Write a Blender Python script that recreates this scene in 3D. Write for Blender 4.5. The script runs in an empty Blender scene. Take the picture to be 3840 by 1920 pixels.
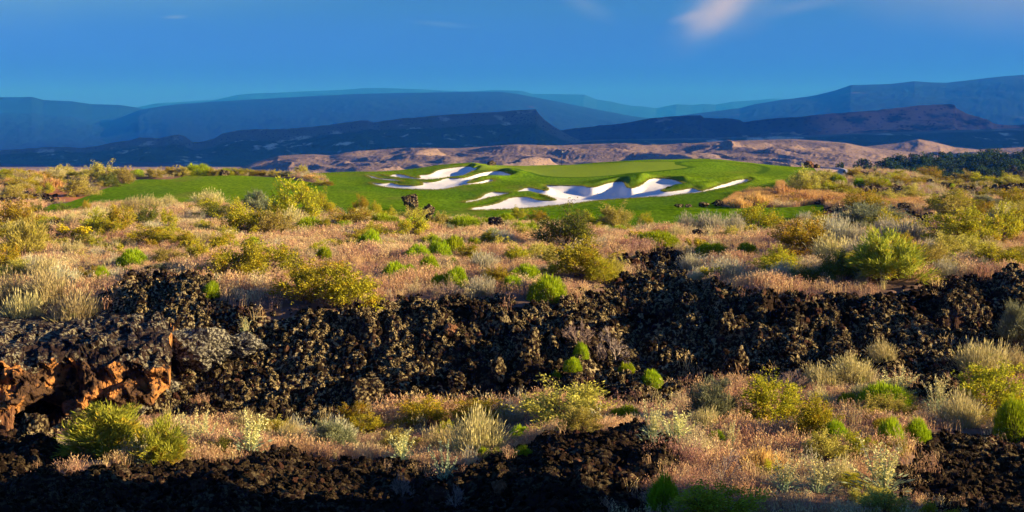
import bpy, math, random
import numpy as np
from mathutils import Vector, Matrix

SC = bpy.context.scene
COL = SC.collection
rng = np.random.default_rng(7)
random.seed(7)

# ------------------------------------------------------------------ camera
F, CX, HY, CAMZ = 1280.0, 512.0, 149.0, 10.0       # focal length in px at 1024 wide, image centre x, horizon row, eye height
cam = bpy.data.cameras.new("camera")
cam.sensor_width = 36.0
cam.lens = 36.0 * F / 1024.0
cam.shift_y = -(256.0 - HY) / 1024.0
cam.clip_start, cam.clip_end = 0.5, 80000.0
co = bpy.data.objects.new("camera", cam)
COL.objects.link(co)
co.location = (0, 0, CAMZ)
co.rotation_euler = (math.pi / 2, 0, 0)
SC.camera = co

# ------------------------------------------------------------------ light: low warm sun from the right, deep blue evening sky
SUN_EL = math.radians(14.0)
SUN_H = np.array([0.97, -0.20]); SUN_H /= np.linalg.norm(SUN_H)      # horizontal direction towards the sun
to_sun = Vector((SUN_H[0] * math.cos(SUN_EL), SUN_H[1] * math.cos(SUN_EL), math.sin(SUN_EL)))
sl = bpy.data.lights.new("sun", 'SUN')
sl.energy = 5.0
sl.angle = math.radians(0.5)
sl.color = (1.0, 0.79, 0.51)
so = bpy.data.objects.new("sun", sl)
COL.objects.link(so)
so.rotation_euler = to_sun.to_track_quat('Z', 'Y').to_euler()
so.location = to_sun * 100

world = bpy.data.worlds.new("World")
SC.world = world
world.use_nodes = True
wn, wl = world.node_tree.nodes, world.node_tree.links
wn.clear()
w_out = wn.new('ShaderNodeOutputWorld')
w_bg = wn.new('ShaderNodeBackground')
sky = wn.new('ShaderNodeTexSky')
sky.sky_type = 'NISHITA'
sky.sun_disc = False
sky.sun_elevation = SUN_EL
sky.sun_rotation = math.atan2(SUN_H[0], SUN_H[1])
sky.air_density, sky.dust_density, sky.ozone_density = 1.0, 0.6, 3.0
w_bg.inputs['Strength'].default_value = 0.122
def wnode(t, **kw):
    n = wn.new(t)
    for k, v in kw.items():
        setattr(n, k, v)
    return n
tint = wnode('ShaderNodeMixRGB', blend_type='MULTIPLY')
tint.inputs[0].default_value = 1.0
# deep blue of an evening storm sky: the tint changes with the height above the horizon
_tc = wnode('ShaderNodeTexCoord'); _sx = wnode('ShaderNodeSeparateXYZ')
wl.new(_tc.outputs['Generated'], _sx.inputs[0])
_rp = wnode('ShaderNodeValToRGB')
_e = _rp.color_ramp.elements
_e[0].position, _e[0].color = 0.0, (0.040, 0.094, 1.50, 1)
_e[1].position, _e[1].color = 1.0, (0.25, 0.36, 0.60, 1)
for _p, _c in ((0.03, (0.040, 0.094, 1.34, 1)), (0.06, (0.040, 0.116, .88, 1)), (0.11, (0.080, 0.215, .57, 1)), (0.30, (0.15, 0.29, 0.66, 1))):
    _q = _e.new(_p); _q.color = _c
wl.new(_sx.outputs['Z'], _rp.inputs[0]); wl.new(_rp.outputs[0], tint.inputs[2])
wl.new(sky.outputs[0], tint.inputs[1])
# wisps of evening cloud, high in the sky
tc = wnode('ShaderNodeTexCoord')
def cloud_wisp(prev, u, v, ang, l1, l2, col, strength, nscale, nwarp, soft=1.0):
    """a soft cloud: a slanted lobe round a bearing, its outline broken up by noise (angles from px at the lens's scale)"""
    c = Vector(pix_dir(u, v)).normalized()
    right = Vector((c.y, -c.x, 0)).normalized(); up = right.cross(c)
    ca, sa = math.cos(math.radians(ang)), math.sin(math.radians(ang))
    ax1, ax2 = right * ca + up * sa, -right * sa + up * ca
    nz = wnode('ShaderNodeTexNoise')
    nz.inputs['Scale'].default_value = nscale; nz.inputs['Detail'].default_value = 8; nz.inputs['Roughness'].default_value = 0.55
    mp = wnode('ShaderNodeMapping'); mp.inputs['Scale'].default_value = (1, 1, 1.7)
    wl.new(tc.outputs['Generated'], mp.inputs['Vector']); wl.new(mp.outputs[0], nz.inputs['Vector'])
    sq = []
    for ax, l in ((ax1, l1), (ax2, l2)):
        d = wnode('ShaderNodeVectorMath', operation='DOT_PRODUCT'); d.inputs[1].default_value = ax
        wl.new(tc.outputs['Generated'], d.inputs[0])
        k = wnode('ShaderNodeMath', operation='MULTIPLY'); k.inputs[1].default_value = F / l
        wl.new(d.outputs['Value'], k.inputs[0])
        p = wnode('ShaderNodeMath', operation='MULTIPLY'); wl.new(k.outputs[0], p.inputs[0]); wl.new(k.outputs[0], p.inputs[1])
        sq.append(p.outputs[0])
    # only on this side of the sky
    fr = wnode('ShaderNodeVectorMath', operation='DOT_PRODUCT'); fr.inputs[1].default_value = c
    wl.new(tc.outputs['Generated'], fr.inputs[0])
    gt = wnode('ShaderNodeMath', operation='GREATER_THAN'); gt.inputs[1].default_value = 0.5; wl.new(fr.outputs['Value'], gt.inputs[0])
    r2 = wnode('ShaderNodeMath', operation='ADD'); wl.new(sq[0], r2.inputs[0]); wl.new(sq[1], r2.inputs[1])
    r = wnode('ShaderNodeMath', operation='SQRT'); wl.new(r2.outputs[0], r.inputs[0])
    w = wnode('ShaderNodeMath', operation='MULTIPLY_ADD'); w.inputs[1].default_value = nwarp; wl.new(nz.outputs['Fac'], w.inputs[0]); wl.new(r.outputs[0], w.inputs[2])
    mr = wnode('ShaderNodeMapRange', interpolation_type='SMOOTHSTEP')
    mr.inputs['From Min'].default_value = 1.0 + nwarp * .5; mr.inputs['From Max'].default_value = 1.0 + nwarp * .5 - 1.15 * soft
    mr.inputs['To Min'].default_value, mr.inputs['To Max'].default_value = 0.0, strength
    wl.new(w.outputs[0], mr.inputs['Value'])
    m = wnode('ShaderNodeMath', operation='MULTIPLY'); wl.new(mr.outputs[0], m.inputs[0]); wl.new(gt.outputs[0], m.inputs[1])
    mix = wnode('ShaderNodeMixRGB', blend_type='MIX'); mix.inputs[2].default_value = (*col, 1)
    wl.new(m.outputs[0], mix.inputs[0]); wl.new(prev, mix.inputs[1])
    return mix.outputs[0]
def pix_dir(u, v):
    return ((u - CX) / F, 1.0, -(v - HY) / F)
SKYSOCK = tint.outputs[0]
SKYSOCK = cloud_wisp(SKYSOCK, 1010, -30, -12, 420, 75, (1.15, 1.35, 2.35), .62, 3.0, .9)
SKYSOCK = cloud_wisp(SKYSOCK, 100, -30, 8, 380, 75, (0.95, 1.75, 2.75), .45, 3.0, .9)
SKYSOCK = cloud_wisp(SKYSOCK, 735, -4, 36, 110, 46, (1.15, 1.40, 2.35), .55, 9.0, 1.3)
SKYSOCK = cloud_wisp(SKYSOCK, 724, 5, 36, 60, 23, (1.70, 1.60, 2.30), .90, 10.0, 1.3)
SKYSOCK = cloud_wisp(SKYSOCK, 693, 16, 12, 28, 8, (1.45, 1.5, 2.35), .45, 14.0, 1.2)
SKYSOCK = cloud_wisp(SKYSOCK, 585, 4, -28, 46, 18, (1.0, 1.4, 2.4), .28, 10.0, 1.2)
SKYSOCK = cloud_wisp(SKYSOCK, 800, 6, 10, 50, 12, (1.2, 1.4, 2.3), .28, 12.0, 1.2)
SKYSOCK = cloud_wisp(SKYSOCK, 174, 17, 4, 17, 3.0, (1.1, 1.7, 2.5), .28, 24.0, .8)
SKYSOCK = cloud_wisp(SKYSOCK, 440, 24, -4, 40, 4.0, (.9, 1.6, 2.5), .12, 16.0, 1.0)
wl.new(SKYSOCK, w_bg.inputs['Color'])
wl.new(w_bg.outputs[0], w_out.inputs['Surface'])

SC.view_settings.view_transform = 'Standard'
SC.view_settings.look = 'None'
SC.view_settings.gamma = 1.0
SC.view_settings.exposure = 1.42
SC.render.engine = 'CYCLES'
cy = SC.cycles
cy.max_bounces, cy.diffuse_bounces, cy.glossy_bounces, cy.transmission_bounces = 4, 2, 1, 2
cy.volume_bounces, cy.transparent_max_bounces = 0, 4
cy.caustics_reflective = cy.caustics_refractive = False
cy.use_denoising = True
cy.sample_clamp_indirect = 4.0

# ------------------------------------------------------------------ helpers
def tag(o, label=None, cat=None, group=None, kind=None):
    if label: o['label'] = label
    if cat: o['category'] = cat
    if group: o['group'] = group
    if kind: o['kind'] = kind
    return o

def hash2(ix, iy, seed=0):
    h = (ix.astype(np.int64) * 374761393 + iy.astype(np.int64) * 668265263 + seed * 1442695041) & 0xFFFFFFFF
    h = ((h ^ (h >> 13)) * 1274126177) & 0xFFFFFFFF
    h = ((h ^ (h >> 16)) * 2246822519) & 0xFFFFFFFF
    return ((h ^ (h >> 15)) & 0xFFFFFF) / float(0x1000000)

def vnoise(x, y, seed=0):
    ix, iy = np.floor(x), np.floor(y)
    fx, fy = x - ix, y - iy
    fx = fx * fx * fx * (fx * (fx * 6 - 15) + 10); fy = fy * fy * fy * (fy * (fy * 6 - 15) + 10)
    a, b = hash2(ix, iy, seed), hash2(ix + 1, iy, seed)
    c, d = hash2(ix, iy + 1, seed), hash2(ix + 1, iy + 1, seed)
    return (a + (b - a) * fx) * (1 - fy) + (c + (d - c) * fx) * fy

def fbm(x, y, oct=5, seed=0, gain=0.5, lac=2.03):
    s, a, n = 0.0, 1.0, 0.0
    for i in range(oct):
        s = s + a * (vnoise(x, y, seed + i * 17) * 2 - 1); n += a
        x, y, a = x * lac + 13.7, y * lac + 7.3, a * gain
    return s / n

def ridged(x, y, oct=5, seed=0, gain=0.5, lac=2.05):
    s, a, n = 0.0, 1.0, 0.0
    for i in range(oct):
        s = s + a * (1 - np.abs(vnoise(x, y, seed + i * 17) * 2 - 1)); n += a
        x, y, a = x * lac + 5.1, y * lac + 3.3, a * gain
    return s / n

def worley(x, y, seed=0):
    """distance to the nearest and second nearest feature point, and that cell's random value"""
    ix, iy = np.floor(x), np.floor(y)
    d1 = np.full(x.shape, 9.0); d2 = d1.copy(); cid = np.zeros(x.shape)
    for ox in (-1, 0, 1):
        for oy in (-1, 0, 1):
            jx, jy = ix + ox, iy + oy
            px, py = jx + hash2(jx, jy, seed), jy + hash2(jx, jy, seed + 101)
            d = np.hypot(px - x, py - y)
            r = hash2(jx, jy, seed + 202)
            near = d < d1
            d2 = np.where(near, d1, np.minimum(d2, d))
            cid = np.where(near, r, cid)
            d1 = np.where(near, d, d1)
    return d1, d2, cid

def smooth(a, b, x):
    t = np.clip((x - a) / (b - a), 0, 1)
    return t * t * (3 - 2 * t)

def pchip(xk, yk, x):
    """monotone cubic interpolation"""
    xk, yk = np.asarray(xk, float), np.asarray(yk, float)
    h = np.diff(xk); dl = np.diff(yk) / h
    m = np.zeros_like(yk)
    m[0], m[-1] = dl[0], dl[-1]
    for i in range(1, len(xk) - 1):
        if dl[i - 1] * dl[i] > 0:
            w1, w2 = 2 * h[i] + h[i - 1], h[i] + 2 * h[i - 1]
            m[i] = (w1 + w2) / (w1 / dl[i - 1] + w2 / dl[i])
    x = np.clip(x, xk[0], xk[-1])
    i = np.clip(np.searchsorted(xk, x) - 1, 0, len(xk) - 2)
    t = (x - xk[i]) / h[i]
    return (yk[i] * (2 * t**3 - 3 * t**2 + 1) + h[i] * m[i] * (t**3 - 2 * t**2 + t)
            + yk[i + 1] * (-2 * t**3 + 3 * t**2) + h[i] * m[i + 1] * (t**3 - t**2))

def mesh_np(name, V, Fc, mats, smooth_shade=True, attrs=None, mat_idx=None):
    """numpy vertices + list of (n,3) / (n,4) face arrays -> mesh data"""
    me = bpy.data.meshes.new(name)
    V = np.asarray(V, dtype=np.float32)
    Fc = [np.asarray(f, dtype=np.int32) for f in Fc if len(f)]
    me.vertices.add(len(V)); me.vertices.foreach_set('co', V.ravel())
    nl = sum(f.size for f in Fc); nf = sum(len(f) for f in Fc)
    me.loops.add(nl); me.polygons.add(nf)
    me.loops.foreach_set('vertex_index', np.concatenate([f.ravel() for f in Fc]))
    tot = np.concatenate([np.full(len(f), f.shape[1], dtype=np.int32) for f in Fc])
    me.polygons.foreach_set('loop_start', (np.cumsum(tot) - tot).astype(np.int32))
    me.polygons.foreach_set('loop_total', tot)
    if mat_idx is not None:
        me.polygons.foreach_set('material_index', np.asarray(mat_idx, dtype=np.int32))
    me.update(calc_edges=True)
    me.polygons.foreach_set('use_smooth', np.full(nf, smooth_shade))
    for k, a in (attrs or {}).items():
        a = np.asarray(a, dtype=np.float32)
        at = me.attributes.new(k, 'FLOAT', 'POINT'); at.data.foreach_set('value', a)
    for m in (mats if isinstance(mats, (list, tuple)) else [mats]):
        me.materials.append(m)
    return me

def link(name, me, parent=None, loc=None):
    o = bpy.data.objects.new(name, me)
    COL.objects.link(o)
    if parent: o.parent = parent
    if loc is not None: o.location = loc
    return o

def empty(name, loc=(0, 0, 0), rz=0.0):
    o = bpy.data.objects.new(name, None)
    COL.objects.link(o)
    o.empty_display_size = 0.3
    o.location = loc; o.rotation_euler = (0, 0, rz)
    return o

# materials --------------------------------------------------------
class NT:
    """tiny node-tree builder"""
    def __init__(s, name, rough=0.9, spec=0.1):
        s.m = bpy.data.materials.new(name); s.m.use_nodes = True
        s.n, s.l = s.m.node_tree.nodes, s.m.node_tree.links
        s.b = s.n['Principled BSDF']
        s.b.inputs['Roughness'].default_value = rough
        s.b.inputs['Specular IOR Level'].default_value = spec
        s.out = s.n['Material Output']
        s._geo = None
    def node(s, t, **kw):
        n = s.n.new(t)
        for k, v in kw.items(): setattr(n, k, v)
        return n
    def put(s, sock, v):
        if isinstance(v, bpy.types.NodeSocket): s.l.new(v, sock)
        elif isinstance(v, (tuple, list)) and len(v) == 3 and sock.type == 'RGBA': sock.default_value = (*v, 1)
        else: sock.default_value = v
    def pos(s, scale=(1, 1, 1)):
        if s._geo is None: s._geo = s.node('ShaderNodeNewGeometry')
        if scale == (1, 1, 1): return s._geo.outputs['Position']
        m = s.node('ShaderNodeVectorMath', operation='MULTIPLY')
        s.l.new(s._geo.outputs['Position'], m.inputs[0]); m.inputs[1].default_value = scale
        return m.outputs[0]
    def node_y(s):
        q = s.node('ShaderNodeSeparateXYZ'); s.l.new(s.pos(), q.inputs[0])
        return q.outputs['Y']
    def obj(s):
        return s.node('ShaderNodeTexCoord').outputs['Object']
    def noise(s, vec, scale, detail=5, rough=0.55, dist=0.0):
        n = s.node('ShaderNodeTexNoise')
        s.put(n.inputs['Vector'], vec); n.inputs['Scale'].default_value = scale
        n.inputs['Detail'].default_value = detail; n.inputs['Roughness'].default_value = rough
        n.inputs['Distortion'].default_value = dist
        return n.outputs['Fac']
    def voro(s, vec, scale, out='Distance', feature='F1'):
        n = s.node('ShaderNodeTexVoronoi', feature=feature)
        s.put(n.inputs['Vector'], vec); n.inputs['Scale'].default_value = scale
        return n.outputs[out]
    def ramp(s, v, lo, hi, a=0.0, b=1.0):
        n = s.node('ShaderNodeMapRange', interpolation_type='SMOOTHSTEP')
        s.put(n.inputs['Value'], v)
        n.inputs['From Min'].default_value, n.inputs['From Max'].default_value = lo, hi
        n.inputs['To Min'].default_value, n.inputs['To Max'].default_value = a, b
        return n.outputs[0]
    def mix(s, f, a, b, blend='MIX'):
        n = s.node('ShaderNodeMixRGB', blend_type=blend)
        s.put(n.inputs[0], f); s.put(n.inputs[1], a); s.put(n.inputs[2], b)
        return n.outputs[0]
    def math(s, op, a, b=0.0):
        n = s.node('ShaderNodeMath', operation=op)
        s.put(n.inputs[0], a); s.put(n.inputs[1], b)
        return n.outputs[0]
    def attr(s, name, out='Fac'):
        return s.node('ShaderNodeAttribute', attribute_name=name).outputs[out]
    def rand(s):
        return s.node('ShaderNodeObjectInfo').outputs['Random']
    def hsv(s, col, h=0.5, sat=1.0, val=1.0):
        n = s.node('ShaderNodeHueSaturation')
        s.put(n.inputs['Color'], col); s.put(n.inputs['Hue'], h); s.put(n.inputs['Saturation'], sat); s.put(n.inputs['Value'], val)
        return n.outputs[0]
    def col(s, c): s.put(s.b.inputs['Base Color'], c); return s
    def bump(s, h, strength=0.5, dist=0.1):
        n = s.node('ShaderNodeBump')
        n.inputs['Strength'].default_value = strength; n.inputs['Distance'].default_value = dist
        s.put(n.inputs['Height'], h); s.l.new(n.outputs[0], s.b.inputs['Normal'])
        return s
    def leaf(s, c, trans=0.3):
        """diffuse + translucent surface for leaves and blades"""
        d = s.node('ShaderNodeBsdfDiffuse'); t = s.node('ShaderNodeBsdfTranslucent'); mx = s.node('ShaderNodeMixShader')
        s.put(d.inputs['Color'], c); s.put(t.inputs['Color'], c); mx.inputs[0].default_value = trans
        s.l.new(d.outputs[0], mx.inputs[1]); s.l.new(t.outputs[0], mx.inputs[2])
        s.n.remove(s.b); s.l.new(mx.outputs[0], s.out.inputs['Surface'])
        return s
# ------------------------------------------------------------------ the lie of the land: depth profiles along bearings
# each column: bearing (as image column), then (distance, image row) pairs of the bare ground seen along it
COLS = {
 -250: [(22,640),(26,545),(33,470),(37,455),(41,439),(45.5,409),(49,352),(51,312),(56,292),(70,258),(90,228),(110,211),(140,194),(165,181),(185,174),(230,177),(320,188)],
    0: [(22,630),(26,535),(33,462),(37,452),(41,438),(45.5,408),(49,350),(51,310),(56,291),(70,258),(90,228),(110,211),(140,195),(165,182),(185,174),(230,177),(320,188)],
   80: [(22,630),(26,530),(33,466),(37,452),(41,437),(45.5,405),(48.5,345),(51,300),(56,284),(70,256),(90,228),(110,212.5),(140,196),(165,182),(185,174.5),(230,178),(320,188)],
  170: [(22,630),(26,530),(33,470),(37,452),(43,422),(50,288),(56,272),(70,249),(85,231),(100,219),(110,212),(140,195),(160,184.5),(180,175),(190,172.5),(230,176),(320,187)],
  280: [(22,630),(26,530),(33.5,468),(37,451),(43.5,420),(50,292),(56,273),(70,250),(85,232),(100,219),(112,211),(130,201),(150,190.5),(165,183),(180,176),(195,173.5),(230,176),(320,187)],
  390: [(22,630),(26,530),(33,467),(36.5,456),(43,418),(49.5,303),(54,282),(60,266),(70,250),(85,233),(100,220),(110,213.5),(125,204.5),(140,196.5),(150,191),(165,184),(180,177.5),(190,174),(200,171.5),(240,173.5),(320,184)],
  470: [(22,630),(26,530),(33,461),(36.5,450),(43,411),(49.5,302),(54,281),(60,266),(70,250),(85,233),(100,220),(110,214),(125,206.5),(140,198.5),(150,192),(165,183),(180,175),(190,169.5),(200,165.5),(208,163.8),(240,166),(320,181)],
  515: [(22,625),(26,525),(33,455),(36.5,443),(43,405),(49.5,301),(54,280),(60,265),(70,250),(85,233),(100,220),(110,214),(125,207),(140,198.5),(150,191.5),(165,182.5),(180,174.5),(190,170),(200,167),(210,165.9),(240,168),(320,181)],
  560: [(22,610),(26,512),(30,466),(34,434),(37,424),(43,399),(49.5,300),(54,279),(60,264),(70,250),(85,233),(100,220),(110,214),(120,209),(130,203.5),(140,197),(150,190.5),(160,184),(170,178.5),(180,173.5),(190,169.5),(200,166.8),(212,165.3),(250,168),(320,180)],
  640: [(22,610),(26,518),(30,468),(34.5,434),(37,426),(44,397),(50,322),(55,278),(60,260),(70,246),(85,231),(100,219),(110,213),(120,207.5),(130,201.5),(140,195),(150,188.5),(160,182),(175,174),(190,167.5),(200,163.5),(212,160.5),(225,159.7),(260,163),(320,176)],
  700: [(22,605),(26,517),(34,442),(37,423),(44,394),(50.5,300),(56,276),(60,265),(70,249),(85,232),(92,226),(100,220),(110,213),(120,206.5),(130,200),(140,193.5),(150,187),(160,181.5),(175,174),(190,167),(200,163),(212,160.2),(225,159.4),(260,163),(320,177)],
  760: [(22,600),(26,517),(34,446),(44,388),(50,293),(56,274),(70,248),(85,231),(92,226.5),(105,217),(115,209.5),(125,202),(135,195.5),(150,186.5),(165,178),(180,171.5),(195,166.5),(205,164.2),(250,167.5),(320,180)],
  830: [(22,600),(26,517),(34,444),(44,385),(50.5,291),(56,272),(70,247),(85,230),(100,217),(110,209),(120,201),(135,191.5),(150,183),(165,177),(180,172),(195,169.3),(205,169),(250,172.5),(320,186)],
  900: [(22,600),(26,517),(34,444),(44,383),(51,288),(56,271),(70,247),(85,229),(100,214),(115,203),(130,193.5),(145,186),(160,180),(175,175),(190,172),(200,171.6),(250,177),(320,192)],
  957: [(22,600),(26,519),(34,449),(44,384),(51,286),(56,271),(70,246),(85,228),(100,213),(115,202),(130,194),(145,188.5),(160,186),(170,185.5),(200,188),(250,194),(320,202)],
 1024: [(22,605),(26,523),(34,455),(44,387),(51,283),(56,270),(70,246),(85,228),(100,212),(115,201),(130,192.5),(140,187.5),(150,185),(160,184.2),(200,188),(250,194),(320,203)],
 1270: [(22,605),(26,525),(34,455),(44,388),(51,283),(56,270),(70,246),(85,228),(100,212),(115,201),(130,193),(145,187),(160,184.5),(200,188),(250,194),(320,203)],
}
TD = np.exp(np.linspace(math.log(22), math.log(320), 900))
TU = np.arange(-250, 1271, 2.0)
_ck = sorted(COLS)
_zc = []
for c in _ck:
    dd = np.array([k[0] for k in COLS[c]], float); vv = np.array([k[1] for k in COLS[c]], float)
    _zc.append(pchip(dd, -(vv - HY) / F * dd, TD))
_zc = np.array(_zc)
TZ = np.array([pchip(_ck, _zc[:, j], TU) for j in range(len(TD))]).T       # TZ[u, d], relative to the eye
TV = HY - TZ / TD[None, :] * F

def table_z(u, d):
    fu = np.clip((u - TU[0]) / 2.0, 0, len(TU) - 1.001); iu = fu.astype(int); fu = fu - iu
    fd = np.clip((np.log(np.maximum(d, 22)) - math.log(22)) / (math.log(320) - math.log(22)) * (len(TD) - 1), 0, len(TD) - 1.001)
    jd = fd.astype(int); fd = fd - jd
    return (TZ[iu, jd] * (1 - fu) * (1 - fd) + TZ[iu + 1, jd] * fu * (1 - fd) + TZ[iu, jd + 1] * (1 - fu) * fd + TZ[iu + 1, jd + 1] * fu * fd)

def depth_of(u, v, dmax=215.0):
    """distance at which the bare ground on bearing u appears at image row v (the first crossing met going away from the eye)"""
    iu = int(np.clip(round((u - TU[0]) / 2.0), 0, len(TU) - 1))
    row = TV[iu]
    ok = np.where((row <= v) & (TD < dmax))[0]
    if len(ok) == 0:
        return float(TD[np.argmin(np.where(TD < dmax, row, 1e9))])
    j = ok[0]
    if j == 0: return float(TD[0])
    t = (row[j - 1] - v) / max(row[j - 1] - row[j], 1e-6)
    return float(TD[j - 1] + (TD[j] - TD[j - 1]) * t)

def ground_pt(u, v):
    d = depth_of(u, v)
    return np.array([(u - CX) / F * d, d])

def poly(pts, f=None):
    return np.array([ground_pt(*(f(*p) if f else p)) for p in pts])
D_ = lambda x, y: (x / 2.5156, y / 2.5156)
K = 0.09938
Z1 = lambda x, y: (x * K, 160 + y * K)
Z2 = lambda x, y: (256 + x * K, 160 + y * K)
Z3 = lambda x, y: (512 + x * K, 160 + y * K)
Z4 = lambda x, y: (768 + x * K, 160 + y * K)
Z5 = lambda x, y: (341.33 + x * .066253, 149.33 + y * .066253)
Z6 = lambda x, y: (453.33 + x * .13251, 154.67 + y * .13251)

def catmull(P, n=4):
    """round the corners of a closed outline"""
    P = np.asarray(P); out = []
    for i in range(len(P)):
        p0, p1, p2, p3 = P[i - 1], P[i], P[(i + 1) % len(P)], P[(i + 2) % len(P)]
        for t in np.linspace(0, 1, n, endpoint=False):
            out.append(0.5 * ((2 * p1) + (-p0 + p2) * t + (2 * p0 - 5 * p1 + 4 * p2 - p3) * t**2 + (-p0 + 3 * p1 - 3 * p2 + p3) * t**3))
    return np.array(out)

def sdf(P, x, y, pad=12.0):
    """signed distance to a closed outline, positive inside; far outside it is just -pad"""
    out = np.full(x.shape, -pad)
    lo, hi = P.min(0) - pad, P.max(0) + pad
    sel = np.where((x > lo[0]) & (x < hi[0]) & (y > lo[1]) & (y < hi[1]))
    xs, ys = x[sel], y[sel]
    d2 = np.full(xs.shape, pad * pad); ins = np.zeros(xs.shape, bool)
    for i in range(len(P)):
        a, b = P[i - 1], P[i]
        ex, ey = b - a
        L = ex * ex + ey * ey + 1e-12
        t = np.clip(((xs - a[0]) * ex + (ys - a[1]) * ey) / L, 0, 1)
        d2 = np.minimum(d2, (xs - a[0] - t * ex)**2 + (ys - a[1] - t * ey)**2)
        c = (a[1] > ys) != (b[1] > ys)
        with np.errstate(divide='ignore', invalid='ignore'):
            ins ^= c & (xs < (b[0] - a[0]) * (ys - a[1]) / (b[1] - a[1]) + a[0])
    out[sel] = np.where(ins, np.sqrt(d2), -np.sqrt(d2))
    return out

# --- bunkers -------------------------------------------------------
BUNK = [
 catmull(poly([(600,372),(700,397),(780,380),(880,376),(960,390),(1080,424),(1190,436),(1165,395),(1340,372),(1440,322),(1560,298),(1700,280),(1860,271),(1940,269),(1990,288),(2050,285),(2000,320),(1900,370),(1800,405),(1700,415),(1560,432),(1420,450),(1250,459),(1100,452),(960,440),(800,420),(680,397)], Z5)),
 catmull(poly([(370,388),(480,405),(570,435),(680,443),(800,450),(940,485),(860,482),(700,472),(560,457),(450,430)], Z5)),
 catmull(poly([(430,500),(520,510),(620,518),(760,510),(860,535),(1000,548),(1130,552),(1225,537),(1215,505),(1350,500),(1480,475),(1540,450),(1640,437),(1760,440),(1860,435),(1960,405),(2060,370),(2160,350),(2270,338),(2400,338),(2480,360),(2570,388),(2540,410),(2400,417),(2290,413),(2160,423),(2050,440),(1970,465),(1900,507),(1990,507),(2110,482),(2200,462),(2270,458),(2310,470),(2250,490),(2150,512),(2000,527),(1850,542),(1760,562),(1650,587),(1500,606),(1320,609),(1100,604),(900,596),(700,577),(580,557),(480,527)], Z5)),
 catmull(poly([(130,412),(150,400),(250,385),(330,365),(390,340),(450,322),(510,318),(570,322),(640,340),(700,345),(770,342),(740,325),(680,305),(600,293),(520,290),(440,292),(380,305),(300,320),(200,342),(110,360),(78,357),(110,345),(180,335),(240,300),(290,283),(370,285),(440,287),(500,268),(540,252),(590,250),(650,262),(700,270),(715,255),(695,235),(760,235),(890,233),(975,235),(1020,245),(1080,243),(1140,225),(1210,212),(1270,208),(1300,225),(1310,243),(1345,253),(1390,240),(1440,215),(1500,190),(1570,186),(1640,190),(1700,208),(1760,225),(1720,232),(1640,245),(1580,265),(1575,276),(1620,279),(1700,270),(1780,258),(1820,257),(1850,270),(1890,271),(1960,252),(2040,226),(2110,202),(2180,191),(2230,190),(2235,202),(2180,217),(2100,241),(2000,262),(1900,281),(1820,294),(1700,303),(1600,320),(1480,323),(1350,331),(1200,339),(1050,351),(940,366),(840,376),(700,391),(550,404),(400,413),(250,417),(150,421)], Z6)),
]
def raw(u, d): return np.array([(u - CX) / F * d, d])
_t = [raw(45, 104), raw(44, 112)] + [ground_pt(*Z1(*p)) for p in [(450,500),(520,462),(600,440),(700,410),(860,360),(1000,305),(1150,255),(1250,220),(1400,192),(1700,187),(1900,160),(2050,154),(2200,162),(2500,168)]]
_t += [ground_pt(*Z2(*p)) for p in [(0,170),(200,177),(330,190),(400,202),(480,212),(560,224),(700,240),(752,230),(735,205),(690,175),(560,142),(430,134)]]
_t += [raw(302, 196), raw(330, 225), raw(385, 232), raw(430, 244), raw(520, 262), raw(640, 275), raw(740, 262), raw(795, 235)]
_t += [raw(812, 212)] + [ground_pt(*Z4(*p)) for p in [(470,90),(485,118),(380,145),(285,190),(280,260),(270,300),(60,320),(0,335)]]
_t += [ground_pt(*Z3(*p)) for p in [(2350,360),(2200,410),(2130,465),(2130,485)]]
_t += [ground_pt(*Z4(*p)) for p in [(60,495),(300,490),(500,450),(560,470),(540,540),(480,610),(280,650),(60,700)]]
_t += [ground_pt(*Z3(*p)) for p in [(2300,770),(1700,760),(1400,745),(1200,725),(900,690),(500,650),(100,640)]]
_t += [ground_pt(*Z2(*p)) for p in [(2000,620),(1500,590),(1000,590),(600,545),(0,500)]]
_t += [ground_pt(*Z1(*p)) for p in [(2300,490),(1900,465),(1500,460),(1100,465),(900,480),(800,505),(650,540)]]
TURF = catmull(np.array(_t), 3)
GREEN = catmull(np.array([ground_pt(*Z3(*p)) for p in [(-420,95),(-300,115),(0,115),(100,125),(220,150),(500,170),(900,160),(1250,130),(1700,95),(1760,78),(1640,52)]] +
                [raw(668, 203), raw(600, 207), raw(540, 216), raw(480, 214)]), 4)
PATH = catmull(np.array([raw(800, 224), raw(812, 206), raw(817, 186), raw(828, 173), raw(838, 164.5), raw(846, 168), raw(844.5, 184), raw(834, 200), raw(820, 208), raw(806, 230)]), 4)
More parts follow.
